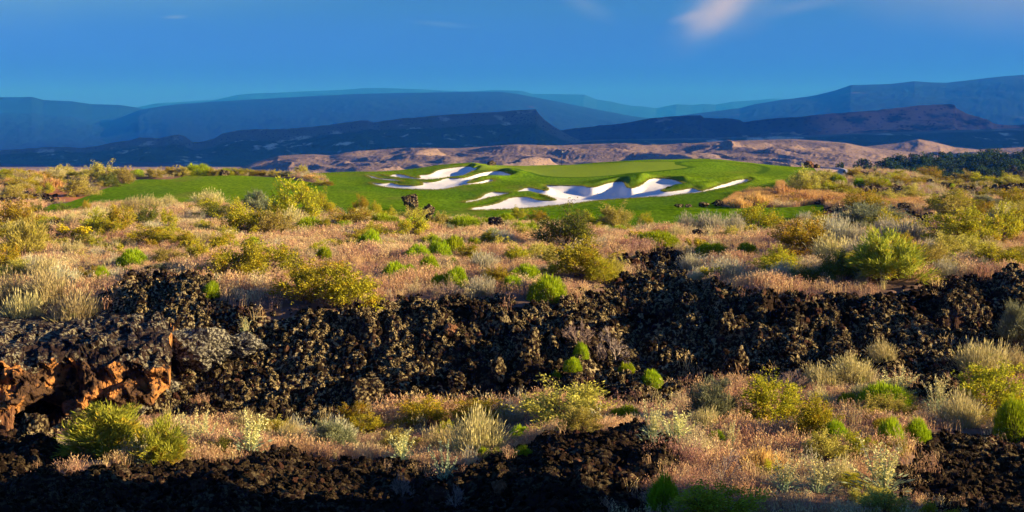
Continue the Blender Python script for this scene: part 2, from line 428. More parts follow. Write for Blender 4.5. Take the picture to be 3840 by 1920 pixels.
# --- lava ----------------------------------------------------------
LAVA_TOP = [(-640,822),(0,822),(120,832),(225,800),(235,760),(300,725),(380,700),(450,712),(520,715),(560,740),(640,765),(740,772),(830,778),(960,772),(1000,748),(1100,745),(1250,748),(1300,758),(1400,757),(1440,735),(1520,725),(1600,690),(1570,650),(1600,634),(1680,628),(1745,650),(1760,690),(1800,730),(1950,747),(2100,737),(2300,727),(2400,707),(2576,706),(3190,706)]
GULLY = [(150,1185),(180,1110),(330,1062),(500,1062),(640,1078),(720,1088),(850,1072),(950,1052),(1050,1042),(1300,1012),(1400,1002),(1500,1002),(1600,1032),(1700,1012),(1780,972),(1880,972),(1960,957),(2050,967),(2200,962),(2300,1002),(2400,1012),(2420,960),(2430,900),(2576,890),(3190,900),(3190,1090),(2576,1098),(2400,1100),(2290,1112),(2280,1180),(2260,1230),(2330,1300),(2400,1450),(1600,1450),(1620,1288),(1690,1200),(1680,1160),(1640,1112),(1580,1097),(1480,1110),(1400,1097),(1330,1110),(1260,1154),(1180,1189),(1050,1179),(950,1164),(830,1172),(800,1154),(740,1134),(680,1144),(680,1158),(600,1174),(420,1179),(250,1194)]
P_LAVA = catmull(np.vstack([poly(LAVA_TOP, D_), [raw(1268, 22), raw(-250, 22)]]), 3)
P_GULLY = catmull(poly(GULLY, D_), 3)
PATCH = [catmull(poly(p, f), 3) for p, f in [
  ([(-300,400),(0,400),(60,390),(180,380),(240,320),(330,340),(420,340),(560,370),(590,420),(450,450),(250,460),(160,480),(0,490),(-300,500)], Z1),
  ([(600,650),(660,640),(720,720),(620,860),(520,840),(540,760)], Z1),
  ([(520,500),(600,480),(780,480),(780,540),(700,600),(540,600),(480,580)], Z4),
  ([(1250,490),(1450,488),(1620,540),(1730,600),(1720,690),(1600,690),(1350,620),(1250,560)], Z4),
  ([(900,280),(1000,270),(1100,295),(1280,285),(1400,285),(1410,340),(1250,350),(1080,368),(950,345)], Z4),
  ([(1400,175),(1480,185),(1700,240),(1900,280),(2080,290),(2080,355),(1900,330),(1700,275),(1500,235)], Z4),
  ([(2190,280),(2450,235),(2576,235),(2800,240),(2800,370),(2400,352),(2250,330)], Z4),
  ([(790,110),(1000,130),(1100,145),(1210,150),(1210,190),(1050,180),(790,150)], Z4),
  ([(1690,1000),(1640,760),(1700,720),(1800,800),(1830,880)], Z4),
]]
RED = catmull(poly([(470,250),(620,258),(680,330),(850,345),(840,385),(640,405),(520,390),(490,320)], Z1), 3)
ORANGE = catmull(np.array([ground_pt(*Z3(*p)) for p in [(2140,470),(2190,420),(2260,360),(2400,330),(2576,330)]] + [ground_pt(*Z4(*p)) for p in [(60,330),(120,280),(240,330),(500,340),(800,370),(1000,400),(1400,430),(1700,440),(1650,490),(1250,480),(800,475),(600,480),(560,445),(350,480),(0,490)]]), 3)

def lava_field(x, y):
    """positive on bare lava: the flow's broken front, the near mound and the patches further off"""
    s = np.minimum(sdf(P_LAVA, x, y), -sdf(P_GULLY, x, y))
    for p in PATCH: s = np.maximum(s, sdf(p, x, y))
    return s + 0.35 * fbm(x * 1.3, y * 1.3, 3, 5) + 1.1 * fbm(x * .33, y * .33, 3, 6)

# humps of turf round the bunkers: (image point, half-widths in metres, height in metres)
HUMPS = [(Z6(1420,195), 5.0, 3.6, .95), (Z6(1640,205), 4.2, 2.0, .45), (Z6(1180,218), 3.6, 2.0, .30), (Z6(590,238), 4.0, 2.2, .40), (Z6(330,270), 3.2, 2.4, .30),
         (Z6(560,298), 5.0, 1.5, .45), (Z6(300,330), 3.4, 1.5, .30), (Z6(1800,248), 4.2, 1.6, .45), (Z6(2150,185), 4.2, 2.4, .55), (Z6(1950,232), 3.4, 1.8, .4), (Z6(2260,205), 2.4, 2.4, .35),
         (Z5(1990,262), 2.6, 3.0, .5), (Z5(2090,300), 2.6, 3.0, .5), (Z5(1600,280), 3.6, 3.0, .2), (Z5(2500,345), 2.6, 3.4, .5), (Z5(2620,395), 2.4, 3, .5), (Z5(1980,420), 4.0, 2.0, .18),
         (Z5(2300,438), 2.0, 2.0, .35), (Z5(2080,452), 2.2, 1.6, .25), (Z5(980,515), 3.4, 2.0, .18), (Z6(2500,260), 6, 5, .5)]
HOLLOWS = [(Z5(1820,335), 4.0, 6, .75), (Z5(2420,378), 3.0, 5, .7), (Z6(1160,262), 5.0, 6, .85), (Z6(2050,232), 4, 5, .45), (Z5(2150,492), 3, 4, .4), (Z6(1000,262), 4, 5, .5)]
_ho = [(ground_pt(*h[0]), h[1], h[2], h[3]) for h in HOLLOWS]
_hp = [(ground_pt(*h[0]), h[1], h[2], h[3]) for h in HUMPS]

ground_hollow = ground_pt(664, 262)
def ground(x, y, detail=True, want=False):
    """world height of the ground at (x, y); with want=True also the masks"""
    x, y = np.asarray(x, float), np.asarray(y, float)
    yy = np.maximum(y, 22.0)
    u = CX + F * x / yy
    z = table_z(u, yy)
    # the rise the photographer stands on, outside the picture
    k = smooth(16, 1.5, y)
    rise = -1.7 + 0.4 * fbm(x * .15, y * .15, 3, 3) - 2.5 * smooth(12, 45, np.hypot(x * .8, np.minimum(y, 0)))
    z = z * (1 - k) + rise * k
    # shoulder added out of view on the right, to shade the near lava
    s = y + .206 * x
    z = z + 11.6 * np.exp(-((x - 25) / 8.5)**4) * smooth(29.4, 27.0, s) * smooth(-12, 6, y)
    # the hump in the near lava, right of the middle
    z = z + 0.35 * np.exp(-((x - 2.3) / 2.6)**2 - ((y - 30.5) / 3.2)**2)
    sb = np.full(x.shape, -12.0)
    for P in BUNK: sb = np.maximum(sb, sdf(P, x, y))
    st = sdf(TURF, x, y)
    lv = lava_field(x, y)
    lv = np.where(st > -0.4, np.minimum(lv, -st), lv)
    for (c, rx, ry, h) in _hp:
        z = z + h * np.exp(-((x - c[0]) / rx)**2 - ((y - c[1]) / ry)**2) * smooth(0.3, -0.9, sb)
    hol = ground_hollow
    z = z - 1.0 * np.exp(-((x - hol[0]) / 2.6)**2 - ((y - hol[1]) / 4.5)**2)
    for (c, rx, ry, h) in _ho:
        z = z - h * np.exp(-((x - c[0]) / rx)**2 - ((y - c[1]) / ry)**2) * smooth(0.0, 1.0, sb)
    # sand: hollowed, deeper towards the middle
    z = z - np.where(sb > 0, 0.03 + 0.42 * (1 - np.exp(-np.maximum(sb, 0) / 2.2)), 0)
    if detail:
        rough = smooth(0.3, -1.0, st)
        zz = 0.12 * fbm(x * .5, y * .5, 4, 11) + 0.35 * fbm(x * .11, y * .11, 3, 12)
        z = z + rough * zz + (1 - rough) * 0.30 * fbm(x * .085, y * .06, 3, 13) * smooth(.5, -1.5, sb) + np.where(sb > 0, 0.03 * fbm(x * .9, y * .9, 3, 14), 0)
        lm = smooth(-0.3, 0.6, lv)
        far = smooth(75, 50, y)
        d1, d2, c = worley(x * .62 + .3 * fbm(x, y, 2, 21), y * .62 + .3 * fbm(x, y, 2, 22), 23)
        e1, e2, ce = worley(x * 1.7, y * 1.7, 24)
        lz = 0.95 * (np.sqrt(np.clip(d2 - d1, 0, 1)) - .45) * (0.4 + c) + 0.42 * (np.sqrt(np.clip(e2 - e1, 0, 1)) - .4) * (.3 + ce) + 0.15 * ridged(x * 3.1, y * 3.1, 3, 25) + 0.5 * fbm(x * .28, y * .28, 3, 26)
        z = z + lm * (lz - .12) * (0.35 + 0.65 * far) * (.55 + .45 * smooth(35, 40, y))
    z = z + CAMZ
    if want: return z, st, sb, lv
    return z

def clip_tris(V, T, A, key):
    """cut a triangle mesh along attribute key == 0; returns (inside V,T,A) and (outside V,T,A) sharing the cut line"""
    s = A[key]
    pos = s > 0
    npos = pos[T].sum(1)
    keep_in, keep_out = T[npos == 3], T[npos == 0]
    tin, tout = [keep_in], [keep_out]
    Vx, Ax, n = [V], {k: [a] for k, a in A.items()}, len(V)
    for want in (1, 2):
        M = T[npos == want]
        if not len(M): continue
        odd = pos[M] if want == 1 else ~pos[M]
        i = odd.argmax(1); r = np.arange(len(M))
        a, b, c = M[r, i], M[r, (i + 1) % 3], M[r, (i + 2) % 3]
        tb = (s[a] / (s[a] - s[b])); tc_ = (s[a] / (s[a] - s[c]))
        ib, ic = n + np.arange(len(M)), n + len(M) + np.arange(len(M)); n += 2 * len(M)
        Vx += [V[a] + (V[b] - V[a]) * tb[:, None], V[a] + (V[c] - V[a]) * tc_[:, None]]
        for k in A:
            q = A[k]
            Ax[k] += [q[a] + (q[b] - q[a]) * tb, q[a] + (q[c] - q[a]) * tc_]
        tri = np.stack([a, ib, ic], 1)
        quad = np.concatenate([np.stack([ib, b, c], 1), np.stack([ib, c, ic], 1)])
        (tin if want == 1 else tout).append(tri)
        (tout if want == 1 else tin).append(quad)
    V2 = np.concatenate(Vx); A2 = {k: np.concatenate(a) for k, a in Ax.items()}
    A2[key][len(V):] = 0
    res = []
    for tl in (tin, tout):
        t = np.concatenate(tl)
        used = np.zeros(len(V2), bool); used[t] = True
        remap = np.cumsum(used) - 1
        res.append((V2[used], remap[t], {k: a[used] for k, a in A2.items()}))
    return res

def polar_grid(us, ds):
    U, Dd = np.meshgrid(us, ds)
    x = (U - CX) / F * Dd; y = Dd
    z, st, sb, lv = ground(x, y, want=True)
    nr, nc = U.shape
    V = np.stack([x, y, z], -1).reshape(-1, 3)
    i = np.arange(nr * nc).reshape(nr, nc)
    a, b, c, d = i[:-1, :-1].ravel(), i[:-1, 1:].ravel(), i[1:, 1:].ravel(), i[1:, :-1].ravel()
    T = np.concatenate([np.stack([a, b, c], 1), np.stack([a, c, d], 1)])
    return V, T, {'st': st.ravel(), 'sb': sb.ravel(), 'lv': lv.ravel()}
# ------------------------------------------------------------------ ground materials
def m_lava(name='lava_rock', obj_space=False):
    t = NT(name, 0.92, 0.03)
    p = t.obj() if obj_space else t.pos()
    k = 1.0
    base = t.mix(t.noise(p, 1.1, 4), (0.009, 0.006, 0.004), (0.034, 0.020, 0.012))
    base = t.mix(t.ramp(t.noise(p, 0.55, 3), .52, .72), base, (0.060, 0.030, 0.018))
    lich = t.math('MULTIPLY', t.ramp(t.noise(p, 8.0, 5, .6), .49, .58), t.math('MULTIPLY', t.ramp(t.noise(p, 0.30, 3), .34, .56), 1.0 if obj_space else t.ramp(t.node_y(), 33, 38, .25, 1.0)))
    lcol = t.mix(t.noise(p, 2.0, 2), (0.30, 0.21, 0.07), (0.38, 0.32, 0.17))
    c = t.mix(lich, base, lcol)
    t.col(c)
    h = t.math('ADD', t.noise(p, 9.0, 6, .65), t.math('MULTIPLY', t.voro(p, 5.0), -0.7))
    t.bump(h, 0.9, 0.12)
    return t.m
def m_soil():
    t = NT('desert_soil', 0.95, 0.05)
    p = t.pos()
    c = t.mix(t.noise(p, 1.5, 5), (0.10, 0.06, 0.04), (0.21, 0.13, 0.085))
    c = t.mix(t.attr('red'), c, (0.46, 0.17, 0.06))
    t.col(c); t.bump(t.noise(p, 6, 5), .6, .05)
    return t.m
def m_turf():
    t = NT('mown_turf', 0.9, 0.0)
    p = t.pos()
    big = t.noise(t.pos((.045, .02, 0)), 1.0, 3)
    c = t.mix(t.ramp(big, .30, .70), (0.068, 0.165, 0.003), (0.160, 0.262, 0.007))
    # mown cuts: smooth fairway, lighter apron, long grass on the bunker lips
    c = t.mix(t.attr('apron'), c, (0.145, 0.275, 0.008))
    fine = t.noise(t.pos((3.0, .8, 1)), 1.0, 5, .65)
    c = t.mix(t.ramp(fine, .3, .75), t.hsv(c, .505, 1.05, .58), t.hsv(c, .49, 1.0, 1.36))
    dry = t.math('MULTIPLY', t.ramp(t.noise(t.pos((.12, .06, 0)), 1.0, 4), .54, .70), 0.42)
    c = t.mix(dry, c, (0.19, 0.17, 0.035))
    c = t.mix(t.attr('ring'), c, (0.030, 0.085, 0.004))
    c = t.mix(t.attr('lip'), c, t.mix(fine, (0.09, 0.12, 0.010), (0.17, 0.19, 0.025)))
    t.col(c)
    t.bump(t.noise(t.pos((6, 3, 1)), 1.0, 4, .7), .55, .05)
    return t.m
def m_green():
    t = NT('putting_turf', 0.9, 0.0)
    c = t.mix(t.noise(t.pos((.08, .04, 0)), 1.0, 3), (0.19, 0.275, 0.018), (0.23, 0.31, 0.024))
    c = t.mix(t.ramp(t.noise(t.pos((4, 1.0, 1)), 1, 3), .3, .7), c, t.hsv(c, .5, 1, .88))
    t.col(c)
    return t.m
def m_sand():
    t = NT('white_sand', 0.95, 0.05)
    p = t.pos()
    t.col(t.mix(t.noise(p, .35, 4), (0.60, 0.57, 0.52), (0.72, 0.69, 0.64)))
    t.bump(t.noise(t.pos((7, 2.2, 4)), 1.0, 4), .35, .05)
    return t.m
def m_path():
    t = NT('path_concrete', 0.9, 0.1)
    t.col(t.mix(t.noise(t.pos(), .8, 5), (0.50, 0.32, 0.235), (0.60, 0.40, 0.30)))
    return t.m
def m_plain(name, a, b, scale=1.0, rough=.85):
    t = NT(name, rough, 0.15)
    t.col(t.mix(t.noise(t.pos(), scale, 5), a, b))
    return t.m
M_LAVA = m_lava(); M_SOIL = m_soil(); M_TURF = m_turf(); M_GREEN = m_green(); M_SAND = m_sand(); M_PATH = m_path()
M_LIP = m_plain('lip_soil', (0.10, 0.055, 0.02), (0.20, 0.12, 0.04), 3)

# ------------------------------------------------------------------ build the ground sheets
def u_samples(step, side):
    return np.concatenate([np.linspace(-1100, -100, side, endpoint=False), np.arange(-100, 1124, step), np.linspace(1124, 2100, side)])
NEAR_D = np.concatenate([np.exp(np.arange(math.log(22), math.log(58), 0.0042)), np.exp(np.arange(math.log(58), math.log(112), 0.0075))])
FAR_D = np.concatenate([[NEAR_D[-1]], np.arange(NEAR_D[-1] + .5, 122, .5), np.arange(122, 214, .36), np.arange(214, 320, 2.0)])
near = polar_grid(u_samples(1.6, 60), NEAR_D)
farg = polar_grid(u_samples(1.0, 50), FAR_D)

def merge(parts):
    Vs, Ts, As, n = [], [], {}, 0
    for V, T, A in parts:
        Vs.append(V); Ts.append(T + n); n += len(V)
        for k, a in A.items(): As.setdefault(k, []).append(a)
    return np.concatenate(Vs), np.concatenate(Ts), {k: np.concatenate(a) for k, a in As.items()}

turf_in, rest_far = clip_tris(*farg, 'st')
turf_near, rest_near = clip_tris(*near, 'st')
turf_all = merge([turf_in, turf_near])
sand_all, turf_all = clip_tris(*turf_all, 'sb')
A = turf_all[2]; A['gr'] = sdf(GREEN, turf_all[0][:, 0], turf_all[0][:, 1])
green_all, turf_all = clip_tris(*turf_all, 'gr')
rest = merge([rest_near, rest_far])
rest[2]['pa'] = sdf(PATH, rest[0][:, 0], rest[0][:, 1])
path_all, rest = clip_tris(*rest, 'pa')
lava_all, soil_all = clip_tris(*rest, 'lv')

V, T, A = turf_all
lipn = np.clip(1 - (-A['sb']) / 1.3, 0, 1) * (.6 + .4 * fbm(V[:, 0] * 1.5, V[:, 1] * 1.5, 3, 31))
apron = smooth(-9, -6.5, A['gr']) * .8
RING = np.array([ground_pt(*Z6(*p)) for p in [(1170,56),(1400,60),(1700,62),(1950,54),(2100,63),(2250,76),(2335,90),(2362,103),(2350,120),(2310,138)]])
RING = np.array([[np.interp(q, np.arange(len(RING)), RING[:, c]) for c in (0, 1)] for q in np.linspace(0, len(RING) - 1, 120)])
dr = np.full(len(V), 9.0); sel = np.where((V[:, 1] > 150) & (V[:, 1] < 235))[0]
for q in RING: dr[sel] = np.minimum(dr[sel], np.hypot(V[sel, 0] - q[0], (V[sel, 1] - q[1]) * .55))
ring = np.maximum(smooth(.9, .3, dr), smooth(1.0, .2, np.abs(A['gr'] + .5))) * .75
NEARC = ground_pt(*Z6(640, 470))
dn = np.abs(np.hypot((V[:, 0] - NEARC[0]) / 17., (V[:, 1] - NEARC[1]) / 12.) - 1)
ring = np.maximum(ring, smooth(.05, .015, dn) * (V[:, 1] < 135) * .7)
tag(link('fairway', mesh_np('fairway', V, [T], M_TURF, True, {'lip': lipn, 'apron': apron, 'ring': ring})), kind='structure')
V, T, A = green_all
tag(link('putting_green_ground', mesh_np('putting_green_ground', V, [T], M_GREEN)), kind='structure')
# the sand: one sheet per bunker
Vs, Ts, As = sand_all
cen = Vs[Ts].mean(1)
best = np.stack([sdf(P, cen[:, 0], cen[:, 1]) for P in BUNK], 1).argmax(1)
for i in range(len(BUNK)):
    t = Ts[best == i]
    used = np.unique(t); remap = np.zeros(len(Vs), int); remap[used] = np.arange(len(used))
    tag(link('bunker_sand', mesh_np('bunker_sand', Vs[used], [remap[t]], M_SAND)), kind='structure')
# earth faces under the turf lips: hang down from the turf's cut edge into the sand
def cut_edges(V, T, key, eps=1e-9):
    on = np.abs(key) < eps
    E = np.concatenate([T[:, [0, 1]], T[:, [1, 2]], T[:, [2, 0]]])
    E = E[on[E[:, 0]] & on[E[:, 1]]]
    k = np.sort(E, 1); u_, idx, cnt = np.unique(k, axis=0, return_index=True, return_counts=True)
    return E[idx[cnt == 1]]
V, T, A = turf_all
E = cut_edges(V, T, A['sb'])
top0, top1 = V[E[:, 0]].copy(), V[E[:, 1]].copy()
b0, b1 = top0.copy(), top1.copy(); b0[:, 2] -= .55; b1[:, 2] -= .55
n = len(E)
LV = np.concatenate([top0, top1, b1, b0]); LF = np.stack([np.arange(n), np.arange(n) + 3 * n, np.arange(n) + 2 * n, np.arange(n) + n], 1)
tag(link('bunker_lip_ground', mesh_np('bunker_lip_ground', LV, [LF], M_LIP, False)), kind='structure')
LIP_PTS = V[E].mean(1)
V, T, A = path_all
V = V.copy(); V[:, 2] -= .03
tag(link('cart_path', mesh_np('cart_path', V, [T], M_PATH)), kind='structure')
V, T, A = lava_all
tag(link('lava_ground', mesh_np('lava_ground', V, [T], M_LAVA, False)), kind='structure')
V, T, A = soil_all
red = smooth(-1.5, 1.0, sdf(RED, V[:, 0], V[:, 1])) * .9
tag(link('desert_ground', mesh_np('desert_ground', V, [T], M_SOIL, True, {'red': red})), kind='structure')

# the rise behind and below the camera
gx, gy = np.meshgrid(np.linspace(-70, 70, 141), np.linspace(-60, 22.05, 90))
gz = ground(gx, gy)
i = np.arange(gx.size).reshape(gx.shape)
q = np.stack([i[:-1, :-1].ravel(), i[:-1, 1:].ravel(), i[1:, 1:].ravel(), i[1:, :-1].ravel()], 1)
tag(link('rise_ground', mesh_np('rise_ground', np.stack([gx, gy, gz], -1).reshape(-1, 3), [q], M_LAVA, False)), kind='structure')

# kerb along the outside of the path: a raised pale concrete strip
def strip_mesh(name, pts, width, height, mat):
    P = np.array(pts); tg = np.gradient(P, axis=0); tg /= np.linalg.norm(tg, axis=1)[:, None]
    nrm = np.stack([-tg[:, 1], tg[:, 0]], 1)
    L, R = P + nrm * width / 2, P - nrm * width / 2
    zl = ground(L[:, 0], L[:, 1], False); zr = ground(R[:, 0], R[:, 1], False); zz = np.maximum(zl, zr) + height
    n = len(P)
    ring = [np.column_stack([L, zl - .5]), np.column_stack([L, zz]), np.column_stack([R, zz]), np.column_stack([R, zr - .5])]
    Vv = np.concatenate(ring); f = []
    for k in range(3):
        a = np.arange(n - 1) + k * n
        f.append(np.stack([a, a + 1, a + 1 + n, a + n], 1))
    f.append(np.array([[0, n, 2 * n, 3 * n], [n - 1, 4 * n - 1, 3 * n - 1, 2 * n - 1]]))
    return mesh_np(name, Vv, [np.concatenate(f)], mat, False)
kp = np.array([raw(839.5, 163.5), raw(847, 168), raw(847.2, 176), raw(845.5, 185), raw(841, 193), raw(834.5, 201), raw(821, 209)])
tt = np.linspace(0, len(kp) - 1, 40)
kp = np.stack([pchip(np.arange(len(kp)), kp[:, k], tt) for k in (0, 1)], 1)
M_KERB = m_plain('kerb_concrete', (0.42, 0.39, 0.36), (0.60, 0.56, 0.52), 1.0)
tag(link('kerb_path', strip_mesh('kerb_path', kp, .35, .26, M_KERB)), kind='structure')
# ------------------------------------------------------------------ far country: hills, mesas and mountains as real relief
def sil(pts):
    P = np.array(pts, float) / 2.5156
    return P[:, 0], P[:, 1]

def relief(name, line, dc, df, zb, prof, mat, K_=1.0, du=1.2, nd=70, gully=(0.0, 1.0), rough=0.0, jag=0.0, seed=0, back=0.5, lean=0.0, u_rng=(-260, 1290), capfn=None):
    """a range: crest line as seen (bearing, row) at distance dc(u), foot at df, zb = foot height; prof(t) the slope's section; the back falls away too"""
    dc, df, gully, rough, jag = dc * K_, df * K_, (gully[0], gully[1] * K_), rough * K_, jag * K_
    ux, vy = sil(line)
    us = np.arange(u_rng[0], u_rng[1], du)
    v = np.interp(us, ux, vy)
    dcv = np.full(us.shape, float(dc))
    dfv = np.full(us.shape, float(df))
    arc = us / F * dcv
    crest = (HY - v) / F * dcv + jag * fbm(arc / 14. / K_, arc * 0, 4, seed + 9)
    t = np.concatenate([np.linspace(0, 1, nd), 1 + np.linspace(0.02, back, nd // 4)])
    Tt, U = np.meshgrid(t, us, indexing='ij')
    Dd = dfv + (dcv - dfv) * Tt
    x = (U - CX) / F * Dd; y = Dd
    C = crest[None, :]
    up = np.where(Tt <= 1, prof(np.minimum(Tt, 1)), 1 - smooth(0, back, Tt - 1))
    H = (C - zb)
    z = zb + H * up
    amp, wl_ = gully
    xx = x + lean * y
    wx = xx + wl_ * 1.1 * fbm(x / wl_ / 1.6, y / wl_ / 1.6, 3, seed + 3)
    g = .55 * ridged(wx / wl_ / 2.3, y / wl_ * .22, 4, seed, .45) + .45 * ridged(wx / wl_ + 3, y / wl_ * 0.4, 4, seed + 40, .45)
    win = smooth(0, .25, Tt) * smooth(1.0, .80, Tt)
    z = z + win * amp * H.clip(1) * (g - .62) + win * rough * fbm(x / 30 / K_, y / 30 / K_, 5, seed + 5)
    z = z + (1 - smooth(.85, 1.0, Tt)) * 0
    if capfn: z = capfn(z, x, y, Tt, H)
    nr, nc = x.shape
    i = np.arange(nr * nc).reshape(nr, nc)
    q = np.stack([i[:-1, :-1].ravel(), i[:-1, 1:].ravel(), i[1:, 1:].ravel(), i[1:, :-1].ravel()], 1)
    me = mesh_np(name, np.stack([x, y, z + CAMZ], -1).reshape(-1, 3), [q], mat, True, {'rel': (np.clip(Tt, 0, 1.2)).ravel(), 'hgt': (z - zb).ravel(), 'bear': U.ravel()})
    return tag(link(name, me), kind='structure')

def m_hill(name, a, b, scrub, dens, sc, rock=None, rocklo=.55, strata=None, red=None):
    t = NT(name, 0.95, 0.03)
    p = t.pos()
    c = t.mix(t.noise(p, .012 * sc, 5), a, b)
    if rock: c = t.mix(t.ramp(t.noise(t.pos((1, .5, 2.5)), .02 * sc, 5), rocklo, rocklo + .08), c, rock)
    if strata: c = t.mix(t.math('MULTIPLY', t.ramp(t.attr('rel'), strata[0], strata[0] + .06), strata[2]), c, strata[1])
    if red: c = t.mix(t.math('MULTIPLY', t.math('MULTIPLY', t.ramp(t.attr('bear'), 795, 850), t.ramp(t.attr('rel'), .45, .62)), t.ramp(t.noise(t.pos((1, .5, 2.5)), .012, 5), .36, .56)), c, red)
    dots = t.ramp(t.voro(p, .16 * sc), .20, .34, 1.0, 0.0)
    patch = t.ramp(t.noise(p, .02 * sc, 4), .24, .54)
    c = t.mix(t.math('MULTIPLY', t.math('MULTIPLY', dots, patch), dens), c, scrub)
    t.col(c)
    t.bump(t.noise(p, .08 * sc, 5), .5 if sc > .3 else .1, 3.0)
    return t.m

M_BAD = m_hill('badland_earth', (0.185, 0.130, 0.105), (0.31, 0.225, 0.185), (0.055, 0.048, 0.030), .95, 2.2)
M_BAD2 = m_hill('shaded_badland_earth', (0.085, 0.060, 0.048), (0.14, 0.10, 0.08), (0.04, 0.045, 0.03), .7, 1.2)  # darker copy of the badland earth, hillside shade put into its colour
M_MESA = m_hill('mesa_scrub', (0.050, 0.085, 0.024), (0.115, 0.130, 0.042), (0.024, 0.044, 0.014), .8, .75, rock=(0.62, 0.50, 0.36), rocklo=.58, strata=(.88, (0.26, 0.20, 0.14), .55))
M_MESA2 = m_hill('mesa_red_cliff', (0.055, 0.068, 0.026), (0.11, 0.10, 0.042), (0.020, 0.034, 0.012), .75, .38, rock=(0.36, 0.26, 0.17), rocklo=.60, red=(0.60, 0.24, 0.12))
M_MTN = m_hill('unlit_mountain', (0.005, 0.018, 0.024), (0.009, 0.024, 0.030), (0.005, 0.012, 0.014), .4, .12, rock=(0.05, 0.045, 0.05), rocklo=.67)  # unlit look of the ranges put into a near-black blue base colour
M_PLAIN = m_hill('valley_scrub', (0.040, 0.040, 0.026), (0.075, 0.065, 0.042), (0.020, 0.026, 0.014), .8, .6)

# valley floor, one sheet out to the horizon
us = np.linspace(-1400, 2500, 200); ds = np.concatenate([np.linspace(318, 900, 40), np.geomspace(920, 30000, 60)])
U, Dd = np.meshgrid(us, ds)
x, y = (U - CX) / F * Dd, Dd
edge = ground((us - CX) / F * 318., np.full(us.shape, 318.)) - CAMZ
z = edge[None, :] + (-14 - edge[None, :]) * smooth(318, 420, Dd) - 20 * smooth(640, 800, Dd) - 70 * smooth(900, 9000, Dd) + 2.5 * fbm(x / 90, y / 90, 4, 41) * smooth(330, 500, Dd)
i = np.arange(x.size).reshape(x.shape)
q = np.stack([i[:-1, :-1].ravel(), i[:-1, 1:].ravel(), i[1:, 1:].ravel(), i[1:, :-1].ravel()], 1)
tag(link('valley_ground', mesh_np('valley_ground', np.stack([x, y, z + CAMZ], -1).reshape(-1, 3), [q], M_PLAIN)), kind='structure')

lin = lambda t: t
hill_prof = lambda t: 0.55 * t + 0.45 * smooth(0.0, 1.0, t)
dome_prof = lambda t: np.sin(np.clip(t, 0, 1) * math.pi / 2) ** 1.1
mesa_prof = lambda t: 0.30 * smooth(0, .6, t) + 0.42 * smooth(.35, .95, t) + 0.28 * smooth(.90, .97, t)
mtn_prof = lambda t: 0.5 * t + .5 * smooth(.1, 1, t)

relief('badland_hills', [(-700,440),(500,440),(600,424),(640,408),(700,392),(745,389),(790,388),(830,391),(900,381),(980,376),(1050,372),(1150,373),(1230,368),(1300,363),(1400,366),(1500,362),(1560,361),(1620,367),(1660,366),(1740,361),(1800,356),(1880,353),(1990,350),(2060,354),(2130,360),(2200,374),(2300,384),(2420,384),(2500,378),(2576,376),(3250,378)],
       1250, 640, -34, hill_prof, M_BAD, du=.9, nd=150, gully=(.66, 56), rough=1.6, seed=51, lean=.6)
relief('back_hills', [(-700,420),(1900,420),(2080,386),(2140,372),(2200,366),(2260,360),(2310,350),(2345,356),(2400,370),(2460,376),(2576,370),(2700,360),(3250,370)],
       1520, 1180, -36, hill_prof, M_BAD, du=1.2, nd=70, gully=(.7, 80), rough=3, seed=57, lean=.5)
relief('dark_hills', [(-700,415),(0,404),(110,405),(180,403),(250,400),(330,395),(400,396),(450,397),(475,406),(520,414),(560,424),(640,440),(3250,440)],
       1500, 640, -36, hill_prof, M_BAD2, 2.4, du=1.2, nd=80, gully=(.9, 75), rough=3, seed=61, lean=.4)
relief('scrub_slope_terrain', [(-700,388),(0,392),(300,386),(600,382),(1000,372),(1340,362),(1500,352),(1800,346),(2100,338),(2300,330),(2576,322),(3250,320)],
       1960, 1350, -40, lambda t: t, M_MESA, 1.7, du=1.6, nd=60, gully=(.5, 140), rough=4, seed=67, lean=.4)
relief('long_mesa', [(-700,385),(0,378),(100,372),(150,370),(215,372),(280,360),(330,352),(350,345),(400,347),(450,338),(462,342),(485,358),(510,356),(540,348),(560,335),(600,328),(640,325),(700,325),(800,318),(900,305),(925,304),(940,309),(1000,300),(1100,292),(1200,285),(1270,282),(1310,277),(1348,276),(1356,288),(1372,304),(1395,320),(1412,330),(1440,345),(1500,370),(1600,392),(3250,400)],
       2500, 1850, -44, mesa_prof, M_MESA, 1.3, du=.8, nd=110, gully=(.42, 110), rough=7, jag=1.0, seed=71, lean=.2)
relief('red_mesa', [(-700,400),(1150,392),(1250,356),(1350,335),(1410,328),(1500,318),(1560,312),(1640,298),(1700,293),(1762,290),(1770,296),(1857,300),(1870,307),(1950,298),(2030,293),(2060,288),(2200,278),(2300,268),(2390,262),(2400,264),(2407,274),(2430,286),(2480,300),(2500,311),(2530,316),(2576,314),(3250,318)],
       2900, 2050, -44, mesa_prof, M_MESA2, 1.3, du=.8, nd=110, gully=(.48, 110), rough=7, jag=1.2, seed=77, lean=.2)
relief('near_mountain', [(-700,330),(200,330),(300,297),(350,276),(400,268),(450,262),(520,257),(600,252),(760,243),(900,236),(1050,233),(1200,231),(1260,231),(1300,236),(1400,255),(1500,275),(1590,292),(1650,300),(1750,320),(3250,340)],
       7600, 4300, -90, mtn_prof, M_MTN, 1.6, du=1.2, nd=90, gully=(.20, 700), rough=5, seed=81, lean=.3)
relief('cliff_mountain', [(-700,240),(-200,246),(0,246),(80,245),(92,248),(110,253),(180,256),(230,263),(300,265),(340,271),(420,290),(560,330),(3250,340)],
       8200, 4600, -90, mesa_prof, M_MTN, 1.6, du=1.2, nd=90, gully=(.18, 600), rough=6, seed=85, lean=.3)
